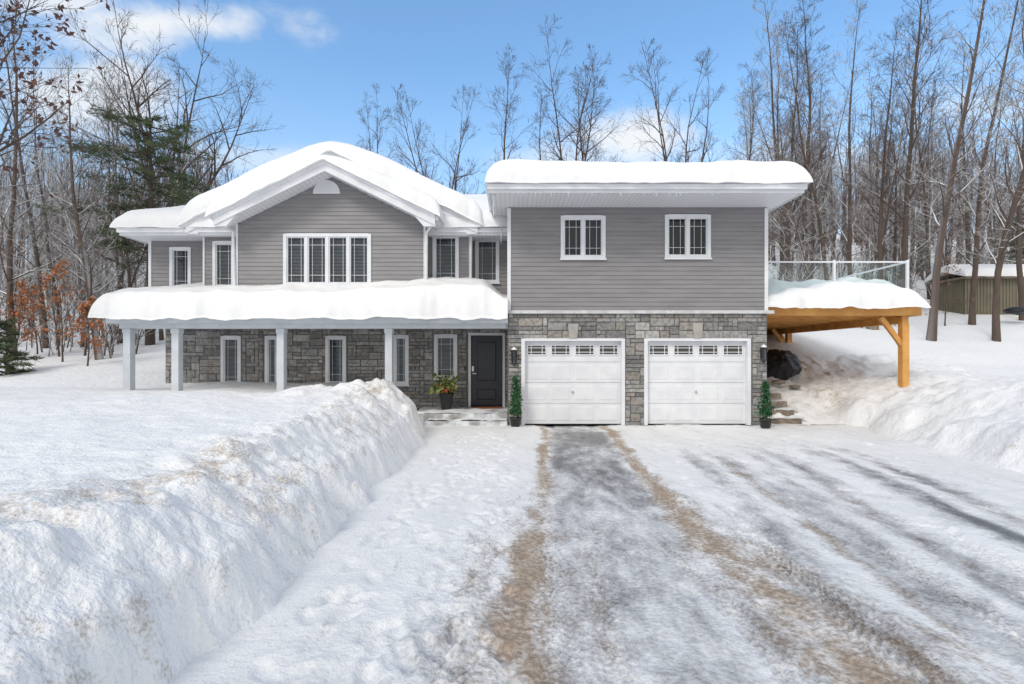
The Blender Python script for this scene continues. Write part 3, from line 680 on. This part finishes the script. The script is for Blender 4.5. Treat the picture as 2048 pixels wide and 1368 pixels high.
# ------------------------------------------------------------------ deck
deck = thing('deck', 'raised timber deck with glass railing on the right side of the house', 'deck', (8.7, 17, 1))
dx0, dx1, dy0, dy1, dz = gx1+.04, 10.80, 14.5, 23.4, 3.08
mb = MB()
for k in range(int((dx1-dx0)/.145)): mb.box(dx0+k*.145, dx0+k*.145+.138, dy0, dy1, dz-.035, dz)
mb.build('deck_boards', WOOD, deck)
mb = MB(); mb.box(dx0, dx1, dy0-.045, dy0-.002, dz-.24, dz+.005); mb.build('rim_beam', WOOD, deck)
mb = MB(); mb.box(dx1+.002, dx1+.045, dy0-.045, dy1, dz-.24, dz+.005); mb.build('rim_beam', WOOD, deck)
mb = MB(); mb.box(10.40, 10.57, dy0+.05, dy1, dz-.44, dz-.235); mb.build('support_beam', WOOD, deck)
for k in range(15):
    mb = MB(); y = dy0+.35+k*.6; mb.box(dx0, dx1-.002, y-.03, y+.03, dz-.232, dz-.037); mb.build('joist', WOOD, deck)
for y, z0 in ((14.62, .6), (20.7, 1.6)):
    x = 10.485; mb = MB(); mb.box(x-.09, x+.09, y-.09, y+.09, z0, dz-.442); mb.build('post', WOOD, deck)
    mb = MB(); mb.bar((x-.06, y, dz-1.0), (x-.62, y, dz-.27), .09, .12); mb.build('brace', WOOD, deck)
    mb = MB(); mb.bar((x, y+.06, dz-1.05), (x, y+.62, dz-.46), .09, .12); mb.build('brace', WOOD, deck)
rz = PZ(524, 14.75)
def rail(p, q):
    p = Vector(p); q = Vector(q)
    mb = MB(); mb.bar((p.x, p.y, rz), (q.x, q.y, rz), .05, .04); mb.build('top_rail', WHITE, deck)
    mb = MB(); mb.bar((p.x, p.y, dz+.1), (q.x, q.y, dz+.1), .045, .04); mb.build('bottom_rail', WHITE, deck)
    mb = MB(); d_ = (q-p)*.03; a_, c_ = p+d_, q-d_
    mb.quad((a_.x, a_.y, dz+.12), (c_.x, c_.y, dz+.12), (c_.x, c_.y, rz-.06), (a_.x, a_.y, rz-.06)); mb.build('glass_panel', RAILG, deck)
pp = [(6.78, 14.75), (8.70, 14.75), (10.68, 14.75), (10.68, 17.0), (10.68, 19.2), (10.68, 21.4), (10.68, 23.3)]
for a_, c_ in zip(pp[:-1], pp[1:]): rail((a_[0], a_[1], 0), (c_[0], c_[1], 0))
for x, y in pp:
    mb = MB(); mb.box(x-.03, x+.03, y-.03, y+.03, dz, rz+.05); mb.build('rail_post', WHITE, deck)
snow_slab('deck_snow', 'mounded snow lying on the raised timber deck', dx0, 10.90, 14.16, 23.4, lambda x, y: dz+.005+0*x,
          lambda x, y: .40+.34*np.exp(-((x-9.1)/1.2)**4)+.12*np.exp(-((x-7.4)/.4)**2)+(.42-.24*np.exp(-((x-9.1)/1.2)**4))*ss(14.75, 15.6, y), .46, 'RFB', 160, 120, amp=.24, seed=31, jit=.35, pw=2.4, sg=.14)

# timber steps, tarp, rocks
t = thing('timber_steps', 'snowy timber steps climbing beside the right garage wall', 'steps', (7.2, 15, .2))
Rs = random.Random(12)
for k in range(4):
    mb = MB(); y = 14.15+k*.42; z = .13+k*.19; nseg = 9
    xs_ = np.linspace(6.62, 7.5+k*.03, nseg)
    pr_ = [(x, y+Rs.uniform(-.02, .02), z+Rs.uniform(-.018, .018)) for x in xs_]
    for a_, c_ in zip(pr_[:-1], pr_[1:]):
        n = len(mb.v); mb.v += [(a_[0], a_[1], a_[2]-.14), (c_[0], c_[1], c_[2]-.14), (c_[0], c_[1], c_[2]), (a_[0], a_[1], a_[2]), (a_[0], a_[1]+.18, a_[2]), (c_[0], c_[1]+.18, c_[2])]
        mb.f += [(n, n+1, n+2, n+3), (n+3, n+2, n+5, n+4)]
    mb.build('tread', OLDWOOD, t)
    X, Y = np.meshgrid(np.linspace(6.6, 7.66, 30), np.linspace(y+.01, y+.44, 14)); Z = z-.03+.075*fbm(X*4, Y*4, 3, k)+.03*ss(7.3, 7.6, X)
    o = gridmesh('snow_patch', X-7.2, Y-15, Z-.2, SNOW); o.parent = t
n1, n2 = 90, 56
U, V_ = np.meshgrid(np.linspace(0, 2*np.pi, n1), np.linspace(0, np.pi, n2))
D = np.stack([np.cos(U)*np.sin(V_), np.sin(U)*np.sin(V_), np.cos(V_)], -1)
rg = np.random.default_rng(37); nrm = rg.normal(size=(22, 3)); nrm /= np.linalg.norm(nrm, axis=1)[:, None]; hh_ = rg.uniform(.60, 1.0, 22)
rr = np.min(hh_/np.maximum(D@nrm.T, .25), axis=-1); rr = np.minimum(rr, 1.3)
rr = rr+.22*(fbm(D[..., 0]*3+9, D[..., 2]*3+D[..., 1]*2+9, 3, 5)-.5)
cxp, cyp, czp = PX(1566, 16.9), 16.9, 1.50
XX = cxp+.50*rr*D[..., 0]-.14*D[..., 2]+.10*D[..., 0]*(1-D[..., 2]); YY = cyp+.45*rr*D[..., 1]; ZZ = czp+.58*rr*D[..., 2]
tag(gridmesh('tarp_heap', XX, YY, ZZ, TARP, None, False), 'black crumpled tarp over a heap under the deck beside the steps', 'tarp')
def rock(px_, py_, Yd, r, mat_, name, label, cat, seed, sq=.6, group=None):
    U, V_ = np.meshgrid(np.linspace(0, 2*np.pi, 28), np.linspace(0, np.pi, 18)); q = 1+.5*(fbm(U+np.sin(U), V_*1.5, 3, seed)-.5); q[:, -1] = q[:, 0]
    c = P(px_, py_, Yd); tag(gridmesh(name, c[0]+r*q*np.cos(U)*np.sin(V_), c[1]+r*q*np.sin(U)*np.sin(V_), c[2]+r*sq*q*np.cos(V_), mat_), label, cat, group)
rock(1556, 764, 16.2, .2, OLDWOOD, 'boulder', 'brown stone showing through snow below the black tarp', 'stone', 3, .35)
rock(1590, 773, 16.0, .15, OLDWOOD, 'boulder', 'smaller brown stone right of the other at the top of the steps', 'stone', 5, .35)

# ------------------------------------------------------------------ shed
sy0, sy1 = 27.0, 29.0; sx0 = PX(1866, sy1); sx1 = sx0+8
sz0 = landz(sx0+1, sy0)-.6; sz1 = PZ(558, 27)
shed = thing('shed', 'low olive brown ribbed shed with snowy roof among the trees at far right', 'shed', (sx0+4, 28, sz0))
mb = MB()
def ribs(pt, L_, n):
    for i in range(n):
        a_ = L_*i/n; b_ = L_*(i+1)/n; m_ = a_+(b_-a_)*.35; h_ = (sz0, sz1)
        for s_, oa, e_, ob in ((a_, .03, m_, .03), (m_, .03, m_+.02, 0), (m_+.02, 0, b_, 0), (b_, 0, b_, .03)):
            mb.quad(pt(s_, h_[0], oa), pt(e_, h_[0], ob), pt(e_, h_[1], ob), pt(s_, h_[1], oa))
ribs(lambda s_, z, o: (sx0+s_, sy0-o, z), sx1-sx0, 50); ribs(lambda s_, z, o: (sx0-o, sy0+s_, z), sy1-sy0, 14)
mb.box(sx0+.01, sx1, sy0+.01, sy1, sz0, sz1)
mb.build('wall', SHEDM, shed)
mb = MB(); mb.box(sx0-.2, sx1+.2, sy0-.3, sy1+.2, sz1+.003, sz1+.09); mb.build('roof', OLDWOOD, shed)
snow_slab('shed_snow', 'snow cover on the olive shed roof at far right', sx0-.3, sx1+.3, sy0-.4, sy1+.3, lambda x, y: sz1+.095+.30*np.maximum(0, 1.3-np.abs(y-28)), .40, .45, nx=80, ny=50, seed=41)
rock(2032, 622, 24, .45, TARP, 'covered_machine', 'low black covered object half buried in snow before the shed', 'tarp', 9, .35)
x, z = PX(1747, 23), landz(PX(1747, 23), 23); t = thing('stump', 'short snow capped stump on the slope behind the deck', 'stump', (x, 23, z))
mb = MB(); mb.lathe(x, 23, [(.24, z-.3), (.2, z), (.17, z+.22), (.16, z+.24)], 12); mb.build('trunk', OLDWOOD, t)
mb = MB(); mb.lathe(x, 23, [(.22, z+.24), (.25, z+.3), (.2, z+.42), (.06, z+.48)], 12); mb.build('snow_cap', SNOW, t, True)

# ------------------------------------------------------------------ trees
def grow(seed, H=16., r0=.16, first=.35, nprim=22, spread=.24, nsec=7, ntw=5, limbs=1, lean=0., wob=.22, rmin=.008, tilt=(.18, .42), l2=(.40, .72), l3=(.35, .7)):
    R = random.Random(seed); T = []; C = []; tips = []
    g = lambda: Vector((R.gauss(0, 1), R.gauss(0, 1), R.gauss(0, 1)))
    def line(p, d, L, n, w, up):
        pts = [Vector(p)]; d = Vector(d)
        for i in range(n):
            d = (d+g()*w+Vector((0, 0, up))).normalized(); pts.append(pts[-1]+d*(L/n))
        return pts
    def at(pts, t):
        q = t*(len(pts)-1); i = min(int(q), len(pts)-2); return pts[i].lerp(pts[i+1], q-i), (pts[i+1]-pts[i]).normalized()
    def off(d, ang, az):
        a = d.cross(Vector((0, 0, 1)) if abs(d.z) < .95 else Vector((1, 0, 0))).normalized(); b = d.cross(a)
        return (d*math.cos(ang)+(a*math.cos(az)+b*math.sin(az))*math.sin(ang)).normalized()
    def sub(p, d, L, r, lv):
        n = (0, 4, 3, 2)[lv]; pts = line(p, d, L, n, (0, .14, .18, .2)[lv], (0, .06, .05, .04)[lv])
        C.append((pts, [max(rmin*.6, r*(1-.8*i/n)) for i in range(n+1)], (0, 4, 3, 3)[lv]))
        if lv == 3: tips.append(pts[-1]); return
        for j in range(nsec if lv == 1 else ntw):
            t = R.uniform(.2, 1.); q, dd = at(pts, t)
            sub(q, off(dd, R.uniform(.45, .95), R.uniform(0, 6.283)), L*R.uniform(*(l2 if lv == 1 else l3))*(1.2-.6*t), max(rmin, r*.42*(1.1-.6*t)), lv+1)
    stems = []
    d0 = Vector((lean, 0, 1)).normalized()
    if limbs == 1:
        pts = line((0, 0, 0), d0, H, 12, wob*.18, .06); stems.append((pts, first, nprim, 1.)); T.append((pts, [r0*(1.25 if i == 0 else 1)*max(.04, 1-i/12.3)**.9 for i in range(13)], 8))
    else:
        hf = H*first*R.uniform(.75, 1.); pts = line((0, 0, 0), d0, hf, 5, wob*.2, .04); T.append((pts, [r0*(1.25, 1, .95, .9, .86, .8)[i] for i in range(6)], 8))
        a0 = R.uniform(0, 6.28)
        for k in range(limbs):
            dd = off(d0, R.uniform(*tilt), a0+k*6.283/limbs+R.gauss(0, .3)); L = (H-hf)*R.uniform(.88, 1.08)
            q = line(pts[-1], dd, L, 8, wob*.3, .07); rr_ = r0*.75/limbs**.42
            T.append((q, [max(.01, rr_*max(.04, 1-i/8.2)**.95) for i in range(9)], 6)); stems.append((q, .10, max(6, int(nprim/limbs)), .8))
    for pts, f0, npm, sc in stems:
        az = R.uniform(0, 6.28)
        for i in range(npm):
            t = f0+(1-f0)*((i+R.random())/npm)**.9; q, dd = at(pts, min(t, .99)); az += 2.4+R.gauss(0, .3)
            L = spread*H*sc*(1.14-t)**.6*R.uniform(.65, 1.25)
            sub(q, off(dd, R.uniform(.55, 1.1)*(1.15-.45*t), az), L, max(rmin*1.6, r0*.34*(1.08-t)), 1)
    return T, C, tips
def mesh_of(tubes):
    mb = MB()
    for p, r, k in tubes: mb.tube(p, r, k)
    return mb
def proto(name, seed, mat_, **k):
    T, C, tips = grow(seed, **k)
    a = mesh_of(T); c = mesh_of(C)
    def me(mb, nm):
        m = bpy.data.meshes.new(nm); m.from_pydata(mb.v, [], mb.f); m.materials.append(mat_); m.polygons.foreach_set('use_smooth', [True]*len(m.polygons)); return m
    return dict(H=k.get('H', 16.), trunk=me(a, 'trunk'), crown=me(c, 'crown'), tips=tips, C=C)
PR = {}
for i in range(4): PR['tall%d' % i] = proto('t', 100+i, BARK, H=17, r0=.15, first=.28, nprim=30, spread=.19, nsec=7, ntw=6, wob=.22, rmin=.007)
for i in range(3): PR['vase%d' % i] = proto('v', 200+i, BARK, H=15, r0=.19, first=.26, nprim=42, spread=.26, nsec=7, ntw=6, limbs=3+i % 2, tilt=(.12, .36), rmin=.007)
PR['spread'] = proto('s', 300, BARK, H=15, r0=.27, first=.32, nprim=58, spread=.33, nsec=7, ntw=6, limbs=5, tilt=(.25, .65), rmin=.007)
for i in range(4): PR['snow%d' % i] = proto('n', 400+i, BARKS, H=18, r0=.14, first=.14, nprim=36, spread=.17, nsec=6, ntw=5, wob=.28, rmin=.0075)
for i in range(3): PR['thin%d' % i] = proto('h', 500+i, BARKS, H=11, r0=.068, first=.12, nprim=22, spread=.2, nsec=5, ntw=4, wob=.35, rmin=.0075)
PR['leanr'] = proto('l', 601, BARKS, H=19, r0=.17, first=.26, nprim=30, spread=.18, nsec=7, ntw=5, lean=.10, wob=.15, rmin=.007)
PR['leanl'] = proto('l', 603, BARKS, H=16, r0=.17, first=.2, nprim=34, spread=.24, nsec=7, ntw=5, lean=-.25, wob=.3, rmin=.007)
def put(pk, x, y, H, rot, label, group=None, name='bare_tree'):
    p = PR[pk]; o = thing(name, label, 'tree', (x, y, landz(x, y)-.15), group); s_ = H/p['H']; o.scale = (s_, s_, s_); o.rotation_euler = (0, 0, rot)
    for q in ('trunk', 'crown'):
        c = bpy.data.objects.new(q, p[q]); col.objects.link(c); c.parent = o
    return o
R = random.Random(77)
LIST = [
 ('spread', 345, 30, 75, 'broad spreading bare tree rising behind the left end of the main roof'),
 ('leanl', 200, 20, 120, 'bare tree left of the house with trunk leaning to the left'),
 ('snow0', 28, 20, -60, 'tall bare tree nearest the left edge of the photo'),
 ('snow1', 92, 23, 60, 'tall bare tree second in from the left edge'),
 ('vase0', 235, 27, 140, 'forked bare tree just left of the evergreen pine'),
 ('vase0', 770, 36, 205, 'small bare tree behind the right slope of the large gable'),
 ('vase1', 890, 35, 175, 'rounded bare tree above the low roof between gable and garage'),
 ('tall0', 1012, 34, 122, 'narrow single stemmed bare tree above the garage roof left corner'),
 ('tall1', 1088, 36, 190, 'slim bare tree just left of the wide crowned tree behind the garage'),
 ('vase2', 1135, 34, 78, 'tall wide crowned bare tree in the middle behind the garage roof'),
 ('tall2', 1185, 37, 150, 'slim bare tree just right of the wide crowned tree behind the garage'),
 ('vase1', 1368, 34, 98, 'rounded bare tree behind the right half of the garage roof'),
 ('tall3', 1492, 33, 130, 'straight bare tree above the garage roof right corner'),
 ('snow2', 1575, 28, 10, 'tall bare tree first to the right of the garage roof'),
 ('tall0', 1612, 31, -30, 'very tall bare tree second to the right of the garage roof'),
 ('snow3', 1660, 27, 70, 'snow streaked bare tree above the left half of the deck railing'),
 ('snow0', 1700, 30, 10, 'tall bare tree above the middle post of the deck railing'),
 ('snow1', 1752, 28, 60, 'bare tree above the right half of the deck railing'),
 ('tall2', 1800, 25, -80, 'tall straight bare tree just left of the deck corner post'),
 ('leanr', 1862, 21, -160, 'thick bare tree leaning slightly right between the deck and the shed'),
 ('snow2', 1944, 24, -60, 'slim tall bare tree before the left part of the shed'),
 ('snow3', 1993, 21, -180, 'tall snow streaked bare tree before the middle of the shed'),
 ('snow0', 2046, 25, -60, 'bare tree at the right edge of the photo before the shed'),
]
for pk, px_, Y_, yt, lab in LIST:
    x = PX(px_, Y_); H = PZ(yt, Y_)-landz(x, Y_)
    put(pk, x, Y_, H, 0 if 'lean' in pk else R.uniform(0, 6.28), lab)
def scatter(n, p0, p1, y0, y1, h0, h1, keys, label, group, mind=1.0):
    pts = []
    for _ in range(n*6):
        if len(pts) >= n: break
        Y_ = R.uniform(y0, y1); px_ = R.uniform(p0, p1); x = PX(px_, Y_)
        if any((x-a)**2+(Y_-b_)**2 < mind**2 for a, b_ in pts): continue
        if px_ > 1840 and Y_ < 31: continue
        pts.append((x, Y_)); put(R.choice(keys), x, Y_, R.uniform(h0, h1), R.uniform(0, 6.28), label, group)
scatter(44, -120, 330, 22, 42, 7, 13, ['thin0', 'thin1', 'thin2', 'snow0', 'snow1', 'snow3'], 'slender bare tree in the crowded wood left of the house', 'bare trees in the wood left of the house')
scatter(28, 400, 1500, 33, 44, 6.5, 9.5, ['thin0', 'thin1', 'thin2', 'vase0'], 'low bare tree showing just above the house roofs', 'low bare trees behind the house')
scatter(54, 1500, 2180, 25, 46, 8, 16, ['thin0', 'thin1', 'thin2', 'snow0', 'snow1', 'snow2', 'snow3', 'tall1'], 'slender bare tree in the crowded wood right of the house', 'bare trees in the wood right of the house')

def mass(name, protos, places, mat_, label):
    Vs, Fs, off = [], [], 0
    for x, y, z, s_, a in places:
        V0, F0 = R.choice(protos); c, q = math.cos(a), math.sin(a)
        V1 = np.stack([V0[:, 0]*c-V0[:, 1]*q, V0[:, 0]*q+V0[:, 1]*c, V0[:, 2]], -1)*s_+np.array([x, y, z]); Vs.append(V1); Fs.append(F0+off); off += len(V0)
    o = npmesh(name, np.concatenate(Vs), np.concatenate(Fs), mat_); tag(o, label, 'trees', kind='stuff')
def arr(seed, **k):
    T, C, tips = grow(seed, **k); T = [(p[::3] if len(p) > 9 else p, r[::3] if len(p) > 9 else r, 4) for p, r, kk in T]; C = [(p[::2] if len(p) > 3 else p, r[::2] if len(p) > 3 else r, 3) for p, r, kk in C]
    mb = mesh_of(T+C); return np.array(mb.v), np.array(mb.f)
far = [arr(700+i, H=12., r0=.13, first=.14, nprim=15, spread=.22, nsec=4, ntw=2, rmin=.014, wob=.3) for i in range(6)]
pl_ = []
for _ in range(920):
    Y_ = 40+70*R.random(); px_ = R.uniform(-150, 480) if R.random() < .3 else (R.uniform(1480, 2200) if R.random() < .5 else R.uniform(-150, 2200)); x = PX(px_, Y_); s_ = R.uniform(.65, 1.15)
    if 480 < px_ < 1520: s_ *= .72
    if px_ > 1600: s_ *= 1.05
    pl_.append((x, Y_, landz(x, Y_)-.2, s_, R.uniform(0, 6.28)))
mass('far_woods', far, pl_, BARKF, 'dense reddish brown bare wood on the snowy hillside behind')
und = [arr(800+i, H=2.6, r0=.03, first=.05, nprim=9, spread=.38, nsec=3, ntw=2, rmin=.008, wob=.8) for i in range(5)]
pl_ = []
for _ in range(520):
    left = R.random() < .45; Y_ = R.uniform(20 if left else 23, 46); px_ = R.uniform(-100, 300) if left else R.uniform(1560, 2150); x = PX(px_, Y_)
    if px_ > 1840 and Y_ < 31: continue
    pl_.append((x, Y_, landz(x, Y_)-.05, R.uniform(.5, 1.5), R.uniform(0, 6.28)))
mass('undergrowth', und, pl_, BARKS, 'tangle of snowy twigs and saplings at the foot of the woods')

def leafy(name, seed, px_, Y_, label, mat_, nl, size, rot=0, **k):
    T, C, tips = grow(seed, **k); x = PX(px_, Y_); z = landz(x, Y_)-.1
    t = thing(name, label, 'tree', (x, Y_, z)); t.rotation_euler = (0, 0, rot); ORG.pop(t.name)
    mesh_of(T).build('trunk', BARK, t, True); mesh_of(C).build('crown', BARK, t, True)
    mb = MB(); leafball(mb, [tuple(q) for q in tips], nl, size, random.Random(seed)); mb.build('leaves', mat_, t)
for i, (px_, Y_, H, lab) in enumerate(((125, 19.5, 3.3, 'young beech holding orange leaves at the wood edge left of the house'), (75, 21, 2.6, 'smaller orange leaved sapling further left of the house'), (175, 18.6, 2.2, 'low orange leaved sapling close to the house left corner'), (30, 20, 2.4, 'orange leaved sapling near the left photo edge'))):
    leafy('beech_sapling', 900+i, px_, Y_, lab, LEAFO, 460, .11, H=H, r0=.03, first=.12, nprim=14, spread=.34, nsec=4, ntw=2, rmin=.006)
leafy('oak_tree', 950, -95, 11.5, 'overhanging oak branches with russet leaves at the top left corner', LEAFR, 1700, .14, rot=0, H=11, r0=.2, first=.35, nprim=26, spread=.36, nsec=7, ntw=3, rmin=.006)
leafy('beech_sapling', 961, 1890, 24, 'small beech with a few pale orange leaves beside the shed', LEAFO, 60, .10, H=3., r0=.03, first=.12, nprim=12, spread=.34, nsec=4, ntw=2, rmin=.006)

def conifer(px_, Y_, zt, rad, nb, label, seed, name='pine_tree', z0f=.25, ex=.7, dens=16):
    R = random.Random(seed); x = PX(px_, Y_); z = landz(x, Y_)-.2; H = zt-z
    t = thing(name, label, 'tree', (x, Y_, z))
    mb = MB(); mb.tube([(x, Y_, z), (x+.05, Y_, z+H*.5), (x, Y_, zt)], [.2*H/10, .13*H/10, .02], 8); mb.build('trunk', BARK, t, True)
    mb = MB(); lf = MB(); az = 0
    for i in range(nb):
        f_ = z0f+(1-z0f)*(i/nb); az += 2.4+R.gauss(0, .4); L = rad*(1.06-f_)**ex*R.uniform(.4, 1.25); zz = z+H*f_
        pts = [Vector((x, Y_, zz))]; d_ = Vector((math.cos(az), math.sin(az), .3))
        for k in range(5): d_ = d_+Vector((R.gauss(0, .12), R.gauss(0, .12), -.09+R.gauss(0, .07))); pts.append(pts[-1]+d_.normalized()*L/5)
        mb.tube(pts, [.035, .03, .024, .018, .012, .006], 4)
        for k in range(int(dens*L)+6):
            q = R.uniform(.25, 1)**.8*5; j = min(int(q), 4); c = pts[j].lerp(pts[j+1], q-j)+Vector((R.gauss(0, .15), R.gauss(0, .15), R.gauss(.02, .05)))*L*.6
            for m_ in range(9):
                dd = Vector((R.gauss(0, 1), R.gauss(0, 1), R.gauss(.3, .5))).normalized()*R.uniform(.12, .26); w = dd.cross(Vector((R.gauss(0, 1), R.gauss(0, 1), R.gauss(0, 1)))).normalized()*.014
                lf.tri(tuple(c-w), tuple(c+w), tuple(c+dd))
    mb.build('crown', BARK, t, True); lf.build('needles', PINEG, t)
conifer(300, 23, PZ(235, 23), 4.0, 62, 'dark green pine standing behind the left end of the house', 31, z0f=.38, ex=.36, dens=22)
conifer(12, 17.5, PZ(640, 17.5), .9, 34, 'small dark evergreen at the left photo edge', 33, 'small_evergreen', .05)
conifer(2040, 33, PZ(420, 33), 2.4, 44, 'dark evergreen among bare trees at the right photo edge', 35, z0f=.2)

# ------------------------------------------------------------------ world, sun, camera
w = bpy.data.worlds.new('World'); scene.world = w; w.use_nodes = True; nt = w.node_tree
bg = nt.nodes['Background']; sky = N(nt, 'ShaderNodeTexSky', sky_type='NISHITA', sun_disc=False)
EL, AZ = math.radians(40), math.radians(212)
sky.sun_elevation = EL; sky.sun_rotation = AZ; sky.air_density = 1.0; sky.dust_density = .5; sky.ozone_density = 2.0
tc = N(nt, 'ShaderNodeTexCoord'); sp = N(nt, 'ShaderNodeSeparateXYZ'); nt.links.new(tc.outputs['Generated'], sp.inputs[0])
yy = mth(nt, 'MAXIMUM', sp.outputs[1], .05); u = mth(nt, 'DIVIDE', sp.outputs[0], yy); v = mth(nt, 'DIVIDE', sp.outputs[2], yy)
nz = N(nt, 'ShaderNodeTexNoise'); nz.inputs['Scale'].default_value = 6; nz.inputs['Detail'].default_value = 10; nz.inputs['Roughness'].default_value = .6
mp = N(nt, 'ShaderNodeMapping'); mp.inputs['Scale'].default_value = (1, 1, 1.7); nt.links.new(tc.outputs['Generated'], mp.inputs['Vector']); nt.links.new(mp.outputs[0], nz.inputs['Vector'])
tot = None
for px_, py_, a, b_, st_ in ((340, 45, 310, 66, 1.), (120, 8, 190, 34, .8), (210, 185, 190, 80, .8), (1275, 280, 140, 60, .95), (1180, 320, 200, 40, .5), (560, 320, 260, 40, .45), (1960, 215, 140, 50, .4), (1700, 330, 380, 50, .4)):
    du = mth(nt, 'DIVIDE', mth(nt, 'SUBTRACT', u, (px_-CX)/F), a/F); dv = mth(nt, 'DIVIDE', mth(nt, 'SUBTRACT', v, (HY-py_)/F), b_/F)
    q = mth(nt, 'ADD', mth(nt, 'MULTIPLY', du, du), mth(nt, 'MULTIPLY', dv, dv))
    q = mth(nt, 'ADD', mth(nt, 'SQRT', q), mth(nt, 'MULTIPLY', mth(nt, 'SUBTRACT', nz.outputs['Fac'], .5), 2.4))
    mk = rng(nt, q, 1.15, .15, 0, st_)
    tot = mk if tot is None else mth(nt, 'MAXIMUM', tot, mk)
tot = mth(nt, 'MULTIPLY', tot, rng(nt, sp.outputs[1], .1, .3))
skc = mul(nt, sky.outputs[0], (1.20, 1.60, 1.74))
skc = mix(nt, rng(nt, sp.outputs[2], .50, .02, .06, .66), skc, (4.9, 5.7, 6.3))
cl = mix(nt, tot, skc, (6.2, 6.35, 6.5))
fill_clouds = mth(nt, 'MULTIPLY', rng(nt, sp.outputs[1], .3, -.1), rng(nt, nz.outputs['Fac'], .25, .6, .75, 1.))  # unseen cloud deck behind and overhead, added as neutral fill light
cl = mix(nt, fill_clouds, cl, (6.5, 6.32, 6.05))
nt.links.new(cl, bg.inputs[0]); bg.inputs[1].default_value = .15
sl = bpy.data.lights.new('sun', 'SUN'); sl.energy = 1.5; sl.angle = math.radians(17); sl.color = (1, .96, .90)
so = bpy.data.objects.new('sun', sl); col.objects.link(so)
S = Vector((math.sin(AZ)*math.cos(EL), math.cos(AZ)*math.cos(EL), math.sin(EL))); so.rotation_euler = S.to_track_quat('Z', 'Y').to_euler()
cam = bpy.data.cameras.new('camera'); co = bpy.data.objects.new('camera', cam); col.objects.link(co)
co.location = (0, 0, EYE); co.rotation_euler = (math.pi/2, 0, 0); cam.sensor_width = 36; cam.lens = F/2048*36; cam.shift_y = 31/2048; cam.clip_end = 2000; cam.clip_start = .05
scene.camera = co
scene.view_settings.view_transform = 'Standard'; scene.view_settings.look = 'None'; scene.view_settings.exposure = 0
